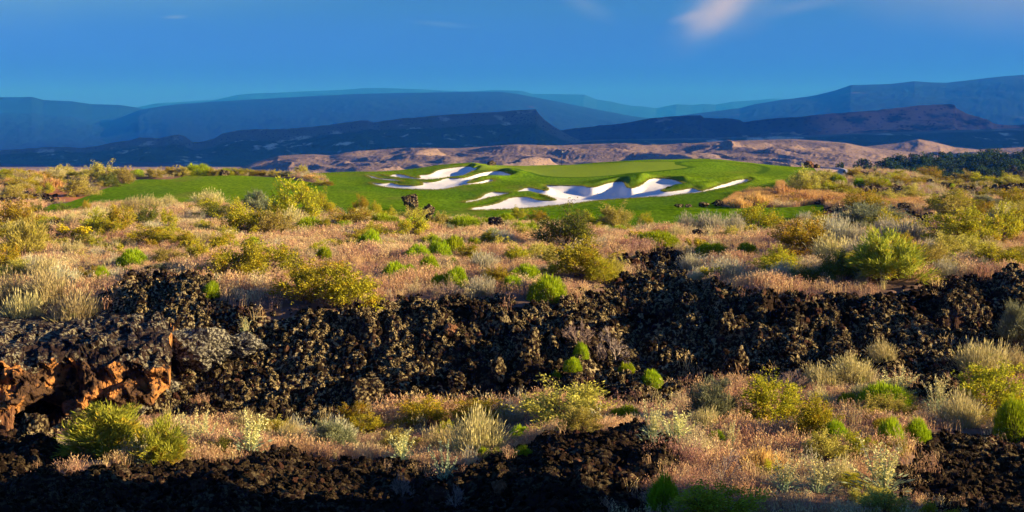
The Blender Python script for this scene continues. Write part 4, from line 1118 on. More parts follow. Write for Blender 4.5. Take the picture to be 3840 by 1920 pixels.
# ------------------------------------------------------------------ every plant one can tell apart: kind, place and size on the photograph, what singles it out
PLANTS = [
 # --- left of the plateau
 ('gold', 40, 582, 100, 66, 'golden olive shrub at the far left edge, above the black hollow beside the yellow-flowered shrub'),
 ('straw', 64, 652, 84, 82, 'wispy straw green shrub leaning below the golden shrub at the left edge'),
 ('gold', 10, 690, 64, 66, 'golden shrub cut by the left edge, just above the tall blond grass'),
 ('flower', 186, 622, 86, 46, 'low shrub covered in yellow flowers beside a black rock hollow'),
 ('dark', 97, 549, 36, 36, 'small dark olive shrub between the golden shrub and the fairway tip'),
 ('dark', 152, 547, 48, 32, 'low dark shrub touching the near edge of the fairway tip'),
 ('gold', 217, 532, 22, 28, 'narrow golden shrub standing against the left fairway'),
 ('blond', 232, 560, 62, 36, 'blond grass tussock behind the yellow-flowered shrub, biggest of the fringe along the fairway'),
 ('blond', 185, 566, 46, 28, 'blond grass tussock at the left end of the fringe along the fairway'),
 ('blond', 285, 547, 54, 34, 'blond grass tussock in the fringe right behind the orange-tipped shrub'),
 ('blond', 332, 536, 56, 42, 'blond grass tussock in the fringe, between the orange-tipped and dark forked shrubs'),
 ('blond', 378, 528, 52, 36, 'blond grass tussock in the fringe, right behind the dark forked shrub'),
 ('blond', 420, 524, 44, 30, 'blond grass tussock at the right end of the fringe along the fairway'),
 ('olive', 246, 598, 74, 58, 'olive shrub just above and right of the yellow-flowered shrub'),
 ('gold', 306, 592, 64, 66, 'upright shrub with orange-tipped leaves below the blond fringe of the fairway'),
 ('dark', 368, 570, 54, 50, 'dark forked shrub with spiky crown right of the orange-tipped shrub'),
 ('olive', 421, 577, 52, 46, 'olive shrub right of the dark forked shrub, below the fairway'),
 ('gold', 372, 615, 116, 44, 'wide low golden shrub under the dark forked shrub'),
 ('silver', 384, 588, 44, 30, 'whitish dry clump on top of the wide low golden shrub'),
 ('blond', 500, 617, 60, 34, 'round blond tussock alone in the pink grass, left of centre'),
 ('blond', 528, 520, 80, 42, 'blond grass tussock rising from the shrub that overlaps the fairway'),
 ('olive', 520, 534, 72, 36, 'olive shrub with blond grass behind it, overlapping the fairway'),
 ('dark', 545, 552, 94, 30, 'shaded dark shrub under the blond tussock that overlaps the fairway'),
 ('sage', 648, 545, 54, 56, 'grey green shrub left of the tallest fairway-side shrub'),
 ('rab', 332, 673, 62, 36, 'bright green low shrub left of a yellowish sprawling shrub, on the left'),
 ('pale', 430, 662, 84, 32, 'yellowish sprawling shrub joined to a bright green one on its left'),
 ('sage', 415, 692, 90, 26, 'grey shaded grass clump beneath the yellowish sprawling shrub'),
 ('rab', 634, 622, 36, 24, 'small green dome peeping out on top of the large left olive thicket'),
 ('olive', 588, 700, 122, 86, 'left half of the large olive thicket above the lava slope'),
 ('olive', 684, 690, 128, 74, 'right half of the large olive thicket, under the small green dome'),
 ('olive', 770, 766, 132, 96, 'olive shrub at the lava brink, left one of the lower thicket'),
 ('olive', 886, 772, 136, 92, 'olive shrub sprawling down over the lava brink, right one of the lower thicket'),
 ('gold', 825, 700, 90, 46, 'golden shrub at the top of the lower thicket by the lava brink'),
 ('rabdry', 256, 722, 34, 40, 'green-topped shrub with dry straw base above the left lava'),
 ('twigpink', 370, 706, 70, 32, 'brown twiggy mound on the top of the left lava'),
 ('rab', 322, 700, 24, 22, 'tiny green shrub left of the brown twiggy mound'),
 ('blond', 30, 772, 80, 84, 'tall blond grass at the left edge above the cave'),
 ('blond', 62, 818, 86, 80, 'blond grass clump low on the left, over the cave roof'),
 ('blond', 122, 765, 96, 84, 'tall blond grass in the middle of the left grass stand'),
 ('blond', 186, 832, 118, 90, 'blond grass clump hanging over the lava, lowest of the left grass stand'),
 ('blond', 104, 705, 76, 56, 'blond grass at the top of the left grass stand'),
 ('blond', 14, 832, 66, 66, 'blond grass cut by the left edge, over the cave roof'),
 ('silver', 160, 730, 66, 56, 'paler grass clump at the right side of the left grass stand'),
 ('rab', 165, 722, 28, 26, 'green shrub hidden among the left stand of blond grass'),
 ('rab', 533, 746, 36, 32, 'lone bright green plant at the brink left of the lower olive thicket'),
 ('straw', 40, 705, 70, 44, 'straw green clump between the left edge shrubs and the blond stand'),
 # --- middle of the plateau
 ('olive', 742, 562, 104, 98, 'tallest shrub at the near side of the fairway, olive with a bare stem'),
 ('olive', 806, 548, 58, 56, 'olive shrub right of the tallest fairway-side shrub'),
 ('olive', 616, 590, 100, 74, 'broad olive shrub left below the tallest fairway-side shrub'),
 ('pale', 690, 592, 84, 56, 'pale straw shrub below the tallest fairway-side shrub'),
 ('rab', 780, 585, 58, 32, 'bright green dome below the tallest fairway-side shrub'),
 ('rab', 868, 580, 50, 23, 'flat bright green dome, second from the left along the fairway edge'),
 ('rab', 967, 574, 68, 29, 'wide bright green dome left of the tall black boulder'),
 ('gold', 908, 547, 44, 48, 'spiky golden shrub overlapping the fairway left of the boulders'),
 ('gold', 880, 571, 100, 40, 'low golden shrub behind two bright green domes by the fairway'),
 ('olive', 942, 554, 48, 46, 'olive shrub behind the wide bright green dome'),
 ('olive', 980, 552, 42, 30, 'small olive shrub left of the tall black boulder'),
 ('pale', 1036, 557, 80, 32, 'pale shrub at the foot of the tall black boulder'),
 ('rab', 1042, 574, 54, 20, 'flat green shrub under the pale shrub of the tall boulder'),
 ('rab', 1112, 576, 40, 26, 'yellowish green dome right of the small upright black rock'),
 ('rab', 1168, 579, 70, 27, 'bright green mound midway between the two black rocks of the plateau'),
 ('rab', 1226, 566, 50, 20, 'green shrub behind the jagged black rock near the centre'),
 ('rab', 1274, 565, 44, 26, 'green shrub just right of the jagged black rock near the centre'),
 ('rab', 931, 632, 54, 43, 'big round green ball alone in the pink grass'),
 ('rab', 816, 660, 34, 25, 'small green ball above the lower olive thicket'),
 ('rab', 1093, 622, 34, 28, 'topmost ball of the six-ball green cluster in the middle'),
 ('rab', 1139, 639, 54, 38, 'rightmost ball of the green cluster in the middle'),
 ('rab', 1105, 652, 48, 38, 'central ball of the green cluster in the middle'),
 ('rab', 1050, 656, 56, 34, 'leftmost ball of the green cluster in the middle'),
 ('rab', 1079, 682, 46, 38, 'lowest ball of the green cluster in the middle'),
 ('rab', 1193, 627, 36, 25, 'green ball just right of the green cluster in the middle'),
 ('rabdry', 1239, 616, 36, 30, 'yellow green ball, farther right of the middle cluster, with grey stems'),
 ('rab', 1165, 601, 26, 16, 'small faded green shrub above the green cluster in the middle'),
 ('rabdry', 996, 692, 50, 36, 'yellowish green shrub with straw base, lower left of the middle cluster'),
 ('rabdry', 1031, 686, 28, 26, 'small yellow green shrub under the leftmost ball of the middle cluster'),
 ('rabdry', 1142, 672, 24, 24, 'small green tip above dry stems, right under the middle cluster'),
 ('rab', 1148, 714, 50, 40, 'green ball near the brink, larger of a touching pair below the middle cluster'),
 ('rab', 1109, 714, 42, 27, 'green ball near the brink, smaller of a touching pair below the middle cluster'),
 ('rab', 1322, 704, 64, 34, 'upper green ball of the three at the lava brink near the centre'),
 ('rab', 1292, 724, 50, 28, 'left green ball of the three at the lava brink near the centre'),
 ('rabdry', 1378, 748, 70, 54, 'right green ball, largest of the three at the lava brink near the centre'),
 ('twigpink', 1318, 748, 78, 48, 'pinkish twiggy mound between three green balls at the lava brink'),
 ('twigpink', 1130, 742, 70, 36, 'dry twiggy clump under the touching pair of green balls'),
 ('silver', 1210, 735, 60, 44, 'greyish grass clump at the brink, between the green pair and the three balls'),
 ('dark', 1428, 624, 136, 84, 'big dark round shrub right of centre, biggest on the mid plateau'),
 ('olive', 1450, 692, 136, 84, 'olive shrub right under the big dark round shrub'),
 ('olive', 1512, 707, 60, 56, 'yellow green shrub at the lava brink, right of the olive shrub under the dark one'),
 ('olive', 1390, 690, 42, 28, 'small sprig-like shrub left of the olive shrub under the dark one'),
 ('pale', 1540, 690, 60, 44, 'pale dry shrub beside the lava tongue right of centre'),
 ('olive', 1495, 578, 76, 44, 'olive shrub overlapping the near turf, left of a pair'),
 ('pale', 1552, 578, 80, 50, 'pale spiky shrub overlapping the near turf, right of a pair'),
 ('olive', 1622, 572, 34, 30, 'small lone sprig of olive leaves against the near turf'),
 ('olive', 1303, 550, 38, 26, 'small olive shrub under the left tip of the large bunker'),
 ('gold', 1353, 558, 54, 27, 'golden shrub below the lower-left arm of the large bunker'),
 ('rab', 1320, 594, 72, 32, 'bright green shrub left of the big dark round shrub'),
 ('rab', 1366, 577, 36, 20, 'small green shrub directly under a golden shrub by the near turf'),
 ('rab', 1556, 590, 44, 17, 'low green shrub under the pale spiky shrub by the near turf'),
 ('rab', 1648, 620, 86, 31, 'wide bright green mound above the lava tongue right of centre'),
 ('rab', 1575, 622, 22, 24, 'narrow green shrub left of the wide green mound'),
 ('olive', 1305, 657, 58, 36, 'small olive shrub in the pink grass left below the big dark shrub'),
 ('silver', 1735, 592, 56, 44, 'silvery grass clump at the near turf edge, left end of its row'),
 ('silver', 1790, 592, 64, 46, 'silvery grass clump behind the pair of black rocks by the turf'),
 ('silver', 1845, 588, 54, 42, 'silvery grass clump between the black rocks and the green-brown shrub'),
 ('blond', 1700, 604, 46, 34, 'blond grass right above the wide bright green mound'),
 ('olive', 1905, 582, 100, 60, 'olive shrub standing against the dark turf, right of centre'),
 ('pale', 1840, 604, 44, 28, 'yellow-green leafy shrub right of the pair of black rocks'),
 ('rab', 1878, 642, 44, 28, 'solitary green dome left of the large golden olive shrub'),
 ('silver', 1830, 694, 100, 58, 'large grey green tussock above the right lava slope'),
 ('flower', 1790, 699, 54, 36, 'small shrub with yellow flowers at the top of the right lava slope'),
 ('rab', 1790, 641, 66, 24, 'flat dull green shrub above the large grey green tussock'),
 ('silver', 1745, 655, 60, 44, 'grey tussock right of the lava tongue'),
 # --- right of the plateau
 ('sage', 2182, 572, 134, 54, 'large grey green shrub above a black lava pocket on the right'),
 ('olive', 2420, 624, 138, 90, 'very large olive shrub on the right, left one of a thicket'),
 ('olive', 2512, 612, 116, 82, 'large olive shrub in the middle of the right-hand thicket'),
 ('olive', 2570, 602, 90, 78, 'olive shrub cut by the right edge in the thicket'),
 ('gold', 2008, 645, 124, 78, 'large golden olive shrub left of the silvery grass on the right'),
 ('olive', 1958, 694, 88, 48, 'olive shrub at the foot of the large golden olive shrub'),
 ('silver', 2110, 626, 78, 68, 'silvery grass clump right of the large golden olive shrub'),
 ('silver', 2165, 628, 66, 50, 'silvery grass clump between the golden shrub and the largest broom'),
 ('silver', 2272, 618, 112, 58, 'wide silvery grass clump behind the largest broom'),
 ('silver', 2230, 602, 60, 48, 'silvery grass below the large grey green shrub'),
 ('silver', 2026, 567, 42, 32, 'pale spiky clump against the dark end of the near turf'),
 ('silver', 2340, 644, 56, 36, 'silvery grass left of the very large olive shrub'),
 ('blond', 2065, 600, 70, 42, 'blond grass clump under the pale spiky clump of the turf end'),
 ('broom', 2245, 714, 158, 104, 'largest shrub on the right plateau, a fan of upright straw green stems'),
 ('dark', 2115, 710, 96, 60, 'dark green shrub at the left foot of the largest broom'),
 ('olive', 2524, 682, 116, 48, 'olive shrub with bare twigs near the right edge, above the lava slope'),
 ('twigpink', 2470, 690, 60, 30, 'bare twigs sticking out left of the olive shrub near the right edge'),
 ('rab', 2398, 672, 26, 24, 'tiny green shrub right of the largest broom'),
 ('dark', 2030, 712, 70, 36, 'dark low shrub between the golden olive shrub and its dark green neighbour'),
 ('blond', 2490, 640, 60, 40, 'blond grass below the middle of the right-hand olive thicket'),
 ('rab', 2107, 468, 34, 22, 'bright green dome below the end of the cart path'),
 ('rab', 2160, 472, 22, 16, 'green ball above the upper lava pocket on the right'),
 ('rab', 2163, 508, 32, 14, 'flat green dome at the top of the orange grass, right side'),
 ('rab', 2200, 511, 16, 12, 'tiny green shrub between the two domes of the orange grass'),
 ('rab', 2246, 515, 28, 17, 'round green dome at the right end of the orange grass'),
 ('rab', 2243, 500, 28, 10, 'flat green shrub just above the round dome of the orange grass'),
 ('rab', 2222, 472, 34, 15, 'pale green shrub between the upper lava pocket and the trees'),
 ('rab', 2396, 476, 12, 11, 'small green ball on the skyline under the grove'),
 ('rab', 2077, 475, 24, 12, 'green shrub at the foot of the pale shrub beside the turf'),
 ('rab', 2498, 530, 26, 15, 'yellow green ball right of the mid-slope shrub thicket'),
 ('rab', 2327, 492, 28, 9, 'flat green shrub beside the long upper lava band'),
 ('pale', 2022, 484, 66, 54, 'pale leafy shrub where the turf ends below the cart path'),
 ('pale', 2076, 458, 60, 26, 'straw green shrub in front of the cart path'),
 ('gold', 2030, 486, 32, 22, 'yellow shrub low in front of the pale leafy shrub'),
 ('pale', 2180, 464, 66, 22, 'pale shrub on the bank right of the kerb'),
 ('olive', 2262, 447, 34, 17, 'olive shrub on the crest against the grove'),
 ('pale', 2290, 494, 54, 30, 'pale shrub right of the upper lava pocket'),
 ('olive', 2126, 492, 66, 19, 'low olive shrub left of the upper lava pocket'),
 ('olive', 2240, 462, 44, 18, 'olive shrub behind the upper lava pocket'),
 ('olive', 2372, 534, 80, 50, 'olive shrub mid-slope on the right, left one of a pair'),
 ('olive', 2412, 534, 76, 54, 'olive shrub mid-slope on the right, right one of a pair'),
 ('sage', 2478, 520, 64, 24, 'grey green shrub right of the mid-slope pair'),
 ('olive', 2488, 494, 58, 22, 'olive shrub in front of the black ridge on the right'),
 ('pale', 2548, 540, 66, 34, 'pale shrub near the right edge below the black ridge'),
 ('olive', 2560, 570, 50, 40, 'olive shrub at the right edge above the thicket'),
 ('pale', 2325, 460, 58, 18, 'first pale shrub from the left on the skyline below the grove'),
 ('pale', 2398, 473, 46, 18, 'second pale shrub from the left on the skyline below the grove'),
 ('pale', 2462, 473, 66, 17, 'third pale shrub from the left on the skyline below the grove'),
 ('pale', 2542, 466, 76, 20, 'last pale shrub on the skyline, at the right edge'),
 ('orange', 1972, 498, 60, 36, 'tall orange grass clump at the left top of the orange bank'),
 ('orange', 1905, 522, 62, 34, 'orange brown clump at the left end of the orange bank'),
 ('orange', 1862, 526, 52, 24, 'low orange brown clump beside the black stones on the turf'),
 ('orange', 2020, 512, 66, 32, 'orange grass clump in the middle of the orange bank'),
 ('orange', 2090, 516, 66, 26, 'orange grass clump right of the middle of the orange bank'),
 # --- left hillside beyond the lava patch
 ('pale', 196, 492, 84, 42, 'large pale shrub on the red soil left of the fairway'),
 ('pale', 265, 458, 66, 42, 'largest pale shrub on the skyline left of the fairway'),
 ('pale', 309, 460, 56, 36, 'pale shrub on the skyline, right beside the largest one'),
 ('pale', 222, 452, 50, 24, 'pale shrub on the skyline, left beside the largest one'),
 ('dark', 273, 468, 50, 28, 'dark green shrub in front of the largest pale skyline shrub'),
 ('olive', 183, 452, 36, 16, 'small olive shrub at the left of the pale skyline shrubs'),
 ('orange', 92, 454, 40, 20, 'orange dry clump on the skyline at the far left'),
 ('olive', 108, 486, 42, 26, 'olive shrub right above the left lava patch'),
 ('gold', 55, 472, 68, 26, 'golden shrub on the slope at the far left'),
 ('pale', 32, 498, 66, 30, 'pale shrub left above the lava patch at the left edge'),
 ('rab', 10, 444, 26, 18, 'green shrub on the skyline at the left edge'),
 ('olive', 145, 462, 44, 20, 'olive shrub above the bare red soil'),
 ('orange', 130, 468, 50, 22, 'orange dry clump above the bare red soil'),
 ('gold', 75, 500, 30, 16, 'small golden shrub at the top of the left lava patch'),
 ('orange', 20, 470, 50, 22, 'orange dry clump at the left edge below the skyline'),
 ('olive', 20, 458, 44, 18, 'olive shrub at the left edge below the green skyline shrub'),
 ('gold', 66, 542, 40, 22, 'golden shrub under the left lava patch'),
]
for k in PLANTS: place(*k)

# the row of shrubs along the far skyline of the left fairway, told apart by kind and order
ORD = ['first', 'second', 'third', 'fourth', 'fifth', 'sixth', 'seventh', 'eighth', 'ninth', 'tenth', 'eleventh', 'twelfth', 'thirteenth', 'fourteenth', 'fifteenth', 'sixteenth', 'seventeenth', 'eighteenth', 'nineteenth', 'twentieth']
ROW = [('rab', 345, 446, 32, 16), ('pale', 392, 449, 48, 21), ('gold', 430, 443, 34, 21), ('pale', 457, 444, 36, 23), ('rab', 497, 442, 56, 23), ('olive', 537, 443, 42, 18), ('rab', 568, 442, 38, 16), ('olive', 597, 442, 38, 17), ('olive', 624, 442, 36, 16),
       ('gold', 659, 443, 36, 14), ('pale', 690, 444, 36, 15), ('sage', 724, 446, 36, 11), ('pale', 759, 436, 28, 20), ('orange', 782, 452, 36, 12), ('olive', 808, 463, 38, 12), ('gold', 826, 464, 26, 11)]
COLR = {'rab': 'bright green', 'pale': 'pale straw', 'gold': 'golden', 'olive': 'olive green', 'sage': 'grey green', 'orange': 'dry orange'}
for i, (k, x, b, w, h) in enumerate(ROW):
    place(k, x, b, w, h, f"{COLR[k]} shrub, {ORD[i]} from the left in the row behind the left fairway", 'row of shrubs behind the left fairway')

# --- gully and foreground, below the lava front
FRONT = [
 ('broom', 262, 1166, 190, 112, 'large bright green broom in front of the lava cave'),
 ('broom', 392, 1188, 116, 96, 'smaller green broom at the right side of the large one by the cave'),
 ('stalk', 368, 1192, 54, 72, 'tall flower stalks in front of the green brooms by the cave'),
 ('stalk', 478, 1150, 66, 88, 'pale flower stalks right of the green brooms, left of two clumps'),
 ('stalk', 520, 1140, 60, 70, 'pale flower stalks right of the green brooms, right of two clumps'),
 ('stalk', 628, 1160, 74, 98, 'tall pale flower stalks against the lava, at the gully centre-left'),
 ('stalk', 617, 830, 30, 46, 'thin pale stalks growing alone on the upper lava slope'),
 ('dark', 560, 1160, 60, 50, 'dull green clump between two groups of pale stalks'),
 ('sage', 838, 1140, 90, 66, 'grey green shrub at the left end of the middle gully grass'),
 ('stalk', 795, 1138, 40, 60, 'short flower stalks left of the grey green gully shrub'),
 ('gold', 1075, 1066, 116, 60, 'golden shrub under the lava, left of the gully centre'),
 ('gold', 1210, 1068, 132, 60, 'wide golden shrub under the lava, at the gully centre'),
 ('gold', 895, 1074, 76, 52, 'golden shrub under the lava, leftmost of three along the gully'),
 ('olive', 1122, 1116, 56, 56, 'leafy yellow green shrub left of the pale spray of stems'),
 ('pale', 1418, 1044, 196, 86, 'broad pale green shrub at the foot of the lava, right of the gully centre'),
 ('blond', 1198, 1146, 130, 108, 'big spray of pale upright stems in the gully centre'),
 ('stalk', 1015, 1164, 64, 70, 'leaning flower stalks in the shaded grass left of the pale spray'),
 ('teal', 1120, 1214, 52, 100, 'single blue green stalk plant on the dark lava at the bottom'),
 ('rab', 1572, 1054, 74, 38, 'bright green mound at the foot of the right lava slope'),
 ('rab', 1217, 1154, 30, 24, 'small shaded green ball, left of two under the pale spray'),
 ('rab', 1248, 1152, 28, 22, 'small shaded green ball, right of two under the pale spray'),
 ('rab', 1310, 1092, 48, 32, 'dull green shrub right of the pale spray'),
 ('rab', 1423, 1080, 34, 24, 'small green shrub in the grass under the broad pale green shrub'),
 ('rab', 1315, 1148, 48, 34, 'dull green shrub at the crest of the dark bottom lava'),
 ('twigpink', 1455, 897, 66, 50, 'greyish pink twiggy shrub on the lava slope, left of the bare one'),
 ('twig', 1550, 928, 80, 80, 'bare fan-shaped twig shrub on the lava slope'),
 ('twigpink', 1508, 907, 50, 50, 'dry brown shrub between the pink and the bare fan-shaped ones'),
 ('rabdry', 1463, 922, 30, 34, 'green-tipped shrub under the pink twiggy one on the lava slope'),
 ('rabdry', 1397, 950, 34, 40, 'yellow green shrub, leftmost on the lava slope'),
 ('rab', 1440, 966, 36, 27, 'small green shrub, lowest of the left group on the lava slope'),
 ('rab', 1576, 954, 34, 28, 'green shrub below the bare fan-shaped twigs'),
 ('rabdry', 1640, 982, 44, 34, 'green-tipped dry shrub, rightmost on the lava slope'),
 ('stalk', 1640, 1138, 56, 96, 'tall flower stalks at the right end of the bottom lava mound'),
 ('stalk', 1694, 1124, 82, 78, 'arching flower stalks right beside the tall ones'),
 ('rab', 1672, 1278, 70, 70, 'green ball at the bottom edge, right of the dark lava'),
 ('twigpink', 1010, 1264, 46, 58, 'small bare twigs on the dark bottom lava, left of two'),
 ('twigpink', 1145, 1285, 44, 54, 'small bare twigs on the dark bottom lava, right of two'),
 ('blond', 2070, 978, 72, 52, 'spiky grass under the right lava, first from the left of three'),
 ('blond', 2145, 970, 92, 64, 'spiky grass under the right lava, second from the left of three'),
 ('blond', 2222, 948, 62, 52, 'spiky grass under the right lava, third from the left of three'),
 ('blond', 2468, 938, 112, 78, 'large yellow grass clump near the right edge, against the lava'),
 ('blond', 2560, 932, 66, 58, 'yellow grass clump cut by the right edge, against the lava'),
 ('twigpink', 1990, 988, 80, 44, 'reddish brown twiggy shrub under the right lava slope'),
 ('sage', 1788, 1056, 116, 94, 'grey green shrub, left one of the large group on the right grass'),
 ('olive', 1932, 1064, 150, 108, 'tall yellow green shrub, middle one of the large group on the right grass'),
 ('olive', 2046, 1104, 126, 96, 'yellow green shrub, lower right one of the large group on the right grass'),
 ('rab', 2225, 1025, 94, 56, 'wide vivid green dome below the white flower stalks on the right'),
 ('rab', 2133, 1021, 40, 30, 'dull green shrub left of the wide vivid green dome'),
 ('rab', 2165, 1028, 30, 24, 'small green shrub touching the left side of the wide vivid dome'),
 ('rab', 2102, 1118, 48, 48, 'green ball at the foot of the large shrub group on the right'),
 ('rab', 2240, 1133, 58, 62, 'green ball left of two beside the lower right lava'),
 ('rab', 2309, 1117, 54, 54, 'green ball right of two beside the lower right lava'),
 ('rab', 2552, 1098, 80, 82, 'big green ball at the right edge of the lower grass'),
 ('rab', 1800, 1122, 38, 32, 'small green shrub in the grass under the grey green shrub'),
 ('olive', 2496, 1028, 170, 100, 'large olive shrub near the right edge above the big green ball'),
 ('stalk', 2250, 992, 82, 62, 'whitish flower stalks behind the wide vivid green dome'),
 ('stalk', 2353, 1034, 66, 82, 'flower stalks alone between the green dome and the large olive shrub'),
 ('stalk', 1972, 1240, 76, 86, 'flower stalks in the bottom right grass, left of three'),
 ('stalk', 2058, 1240, 80, 88, 'flower stalks in the bottom right grass, middle of three'),
 ('stalk', 2218, 1240, 116, 120, 'flower stalks in the bottom right grass, tallest and right of three'),
 ('stalk', 1842, 1130, 40, 66, 'slender flower stalks under the tall yellow green shrub'),
 ('olive', 1792, 1318, 210, 90, 'olive shrub at the bottom edge right of the green ball'),
 ('pale', 2220, 1296, 100, 58, 'pale shrub at the bottom edge under the tallest flower stalks'),
 ('olive', 2372, 1316, 90, 50, 'olive shrub at the bottom edge by the lower right lava'),
 ('twig', 1820, 1215, 70, 66, 'white bare twigs in the bottom right grass'),
 ('orange', 1915, 1190, 100, 52, 'rounded mound of dry orange grass in the bottom right'),
 ('rab', 1884, 1150, 28, 20, 'small green tip above the mound of dry orange grass'),
 ('sage', 2562, 874, 80, 100, 'grey green shrub at the right edge, on the lava slope'),
]
for k in FRONT: place(*k)

# filler of the same kinds, crowding the gaps: individuals, but nothing in the photograph tells one from the next
FILL = {'olive': 'mid-sized olive shrub, one of many crowding the dry grass between the named shrubs', 'gold': 'mid-sized golden shrub, one of many crowding the dry grass between the named shrubs',
        'pale': 'mid-sized pale straw shrub, one of many crowding the dry grass between the named shrubs', 'silver': 'plain silvery tussock, one of many crowding the dry grass between the named shrubs',
        'blond': 'plain blond tussock, one of many crowding the dry grass between the named shrubs', 'dark': 'mid-sized dark shrub, one of many crowding the dry grass between the named shrubs'}
def fill(n, x0, x1, y0, y1, kinds, s0, s1, asp=.55):
    got = tries = 0
    while got < n and tries < n * 30:
        tries += 1
        dx, dy = random.uniform(x0, x1), random.uniform(y0, y1)
        u, v = dx / 2.5156, dy / 2.5156
        g = raw(u, depth_of(u, v))
        _, st_, sb_, lv_ = ground(np.array([g[0]]), np.array([g[1]]), want=True)
        if st_[0] > -1.0 or lv_[0] > -.5 or sdf(PATH, np.array([g[0]]), np.array([g[1]]))[0] > -1 or sdf(RED, np.array([g[0]]), np.array([g[1]]))[0] > -.2: continue
        w = random.uniform(s0, s1)
        k = random.choice(kinds)
        r = w / 2.5156 / F * g[1] / 2
        if any((g[0] - px)**2 + ((g[1] - py) * .7)**2 < (.55 * (r + pr))**2 for px, py, pr in PLACED): continue
        place(k, dx, dy, w, w * asp * random.uniform(.8, 1.3) * (1.15 if k in ('silver', 'blond') else 1), FILL[k], k + ' filler growth of the plateau and slopes')
        got += 1
fill(30, 0, 1150, 566, 630, ['olive', 'gold', 'pale', 'blond', 'dark', 'olive'], 40, 80)
fill(16, 0, 900, 620, 740, ['olive', 'blond', 'gold', 'silver'], 32, 66)
fill(22, 1150, 1950, 560, 720, ['olive', 'silver', 'pale', 'gold'], 32, 72)
fill(34, 1950, 2576, 520, 715, ['olive', 'gold', 'silver', 'pale', 'blond'], 48, 96)
fill(38, 1960, 2576, 445, 535, ['olive', 'gold', 'pale', 'olive'], 28, 64, .42)
fill(14, 0, 160, 445, 525, ['olive', 'gold', 'pale', 'blond'], 26, 58, .45)
fill(14, 600, 1620, 1030, 1140, ['gold', 'blond', 'pale', 'silver'], 44, 90)
fill(22, 1680, 2576, 970, 1270, ['olive', 'blond', 'pale', 'gold'], 40, 100)

# ------------------------------------------------------------------ boulders one can tell apart
M_BOULDER = m_lava('boulder_lava', True)
def m_brown():
    t = NT('brown_boulder_face', .9, .1); p = t.obj()
    c = t.mix(t.noise(p, 2.0, 5), (0.10, 0.045, 0.022), (0.26, 0.12, 0.05))
    c = t.mix(t.ramp(t.noise(p, 5, 5), .60, .68), c, (0.33, 0.29, 0.17))
    t.col(c); t.bump(t.noise(p, 4, 6, .65), .8, .15); return t.m
M_BROWN = m_brown()
def m_lichen():
    t = NT('lichen_crust', .9, .1); p = t.obj()
    c = t.mix(t.ramp(t.noise(p, 11, 6, .7), .47, .57), (0.030, 0.024, 0.020), t.mix(t.noise(p, 3, 3), (0.28, 0.24, 0.13), (0.38, 0.36, 0.26)))
    t.col(c); t.bump(t.math('SUBTRACT', t.noise(p, 12, 6, .7), t.voro(p, 7)), .9, .15); return t.m
M_LICH = m_lichen()
def boulder(seed, dx, base, w, h, label, mat=None, tall=False, group=None, depth=1.0, sink=.12):
    u, v = dx / 2.5156, base / 2.5156
    d = depth_of(u, v); g = raw(u, d)
    z = float(ground(np.array([g[0]]), np.array([g[1]]))[0])
    z = min(z, CAMZ - (v - HY) / F * d + .15)
    me = rock_mesh(seed, 4, 17, .24, mat or M_BOULDER, 'boulder')
    co_ = np.empty(len(me.vertices) * 3, np.float32); me.vertices.foreach_get('co', co_); co_ = co_.reshape(-1, 3)
    co_ -= (co_.max(0) + co_.min(0)) / 2; co_ /= (co_.max(0) - co_.min(0)); co_[:, 2] += .5 - sink
    sw, sh = 1.12 * w / 2.5156 / F * d, 1.2 * h / 2.5156 / F * d / (1 - sink)
    co_ *= np.array([sw, sw * depth, sh])
    me.vertices.foreach_set('co', co_.astype(np.float32).ravel()); me.update()
    o = link('boulder', me, None, (g[0], g[1], z))
    return tag(o, label, 'boulder', group or 'lava boulders')
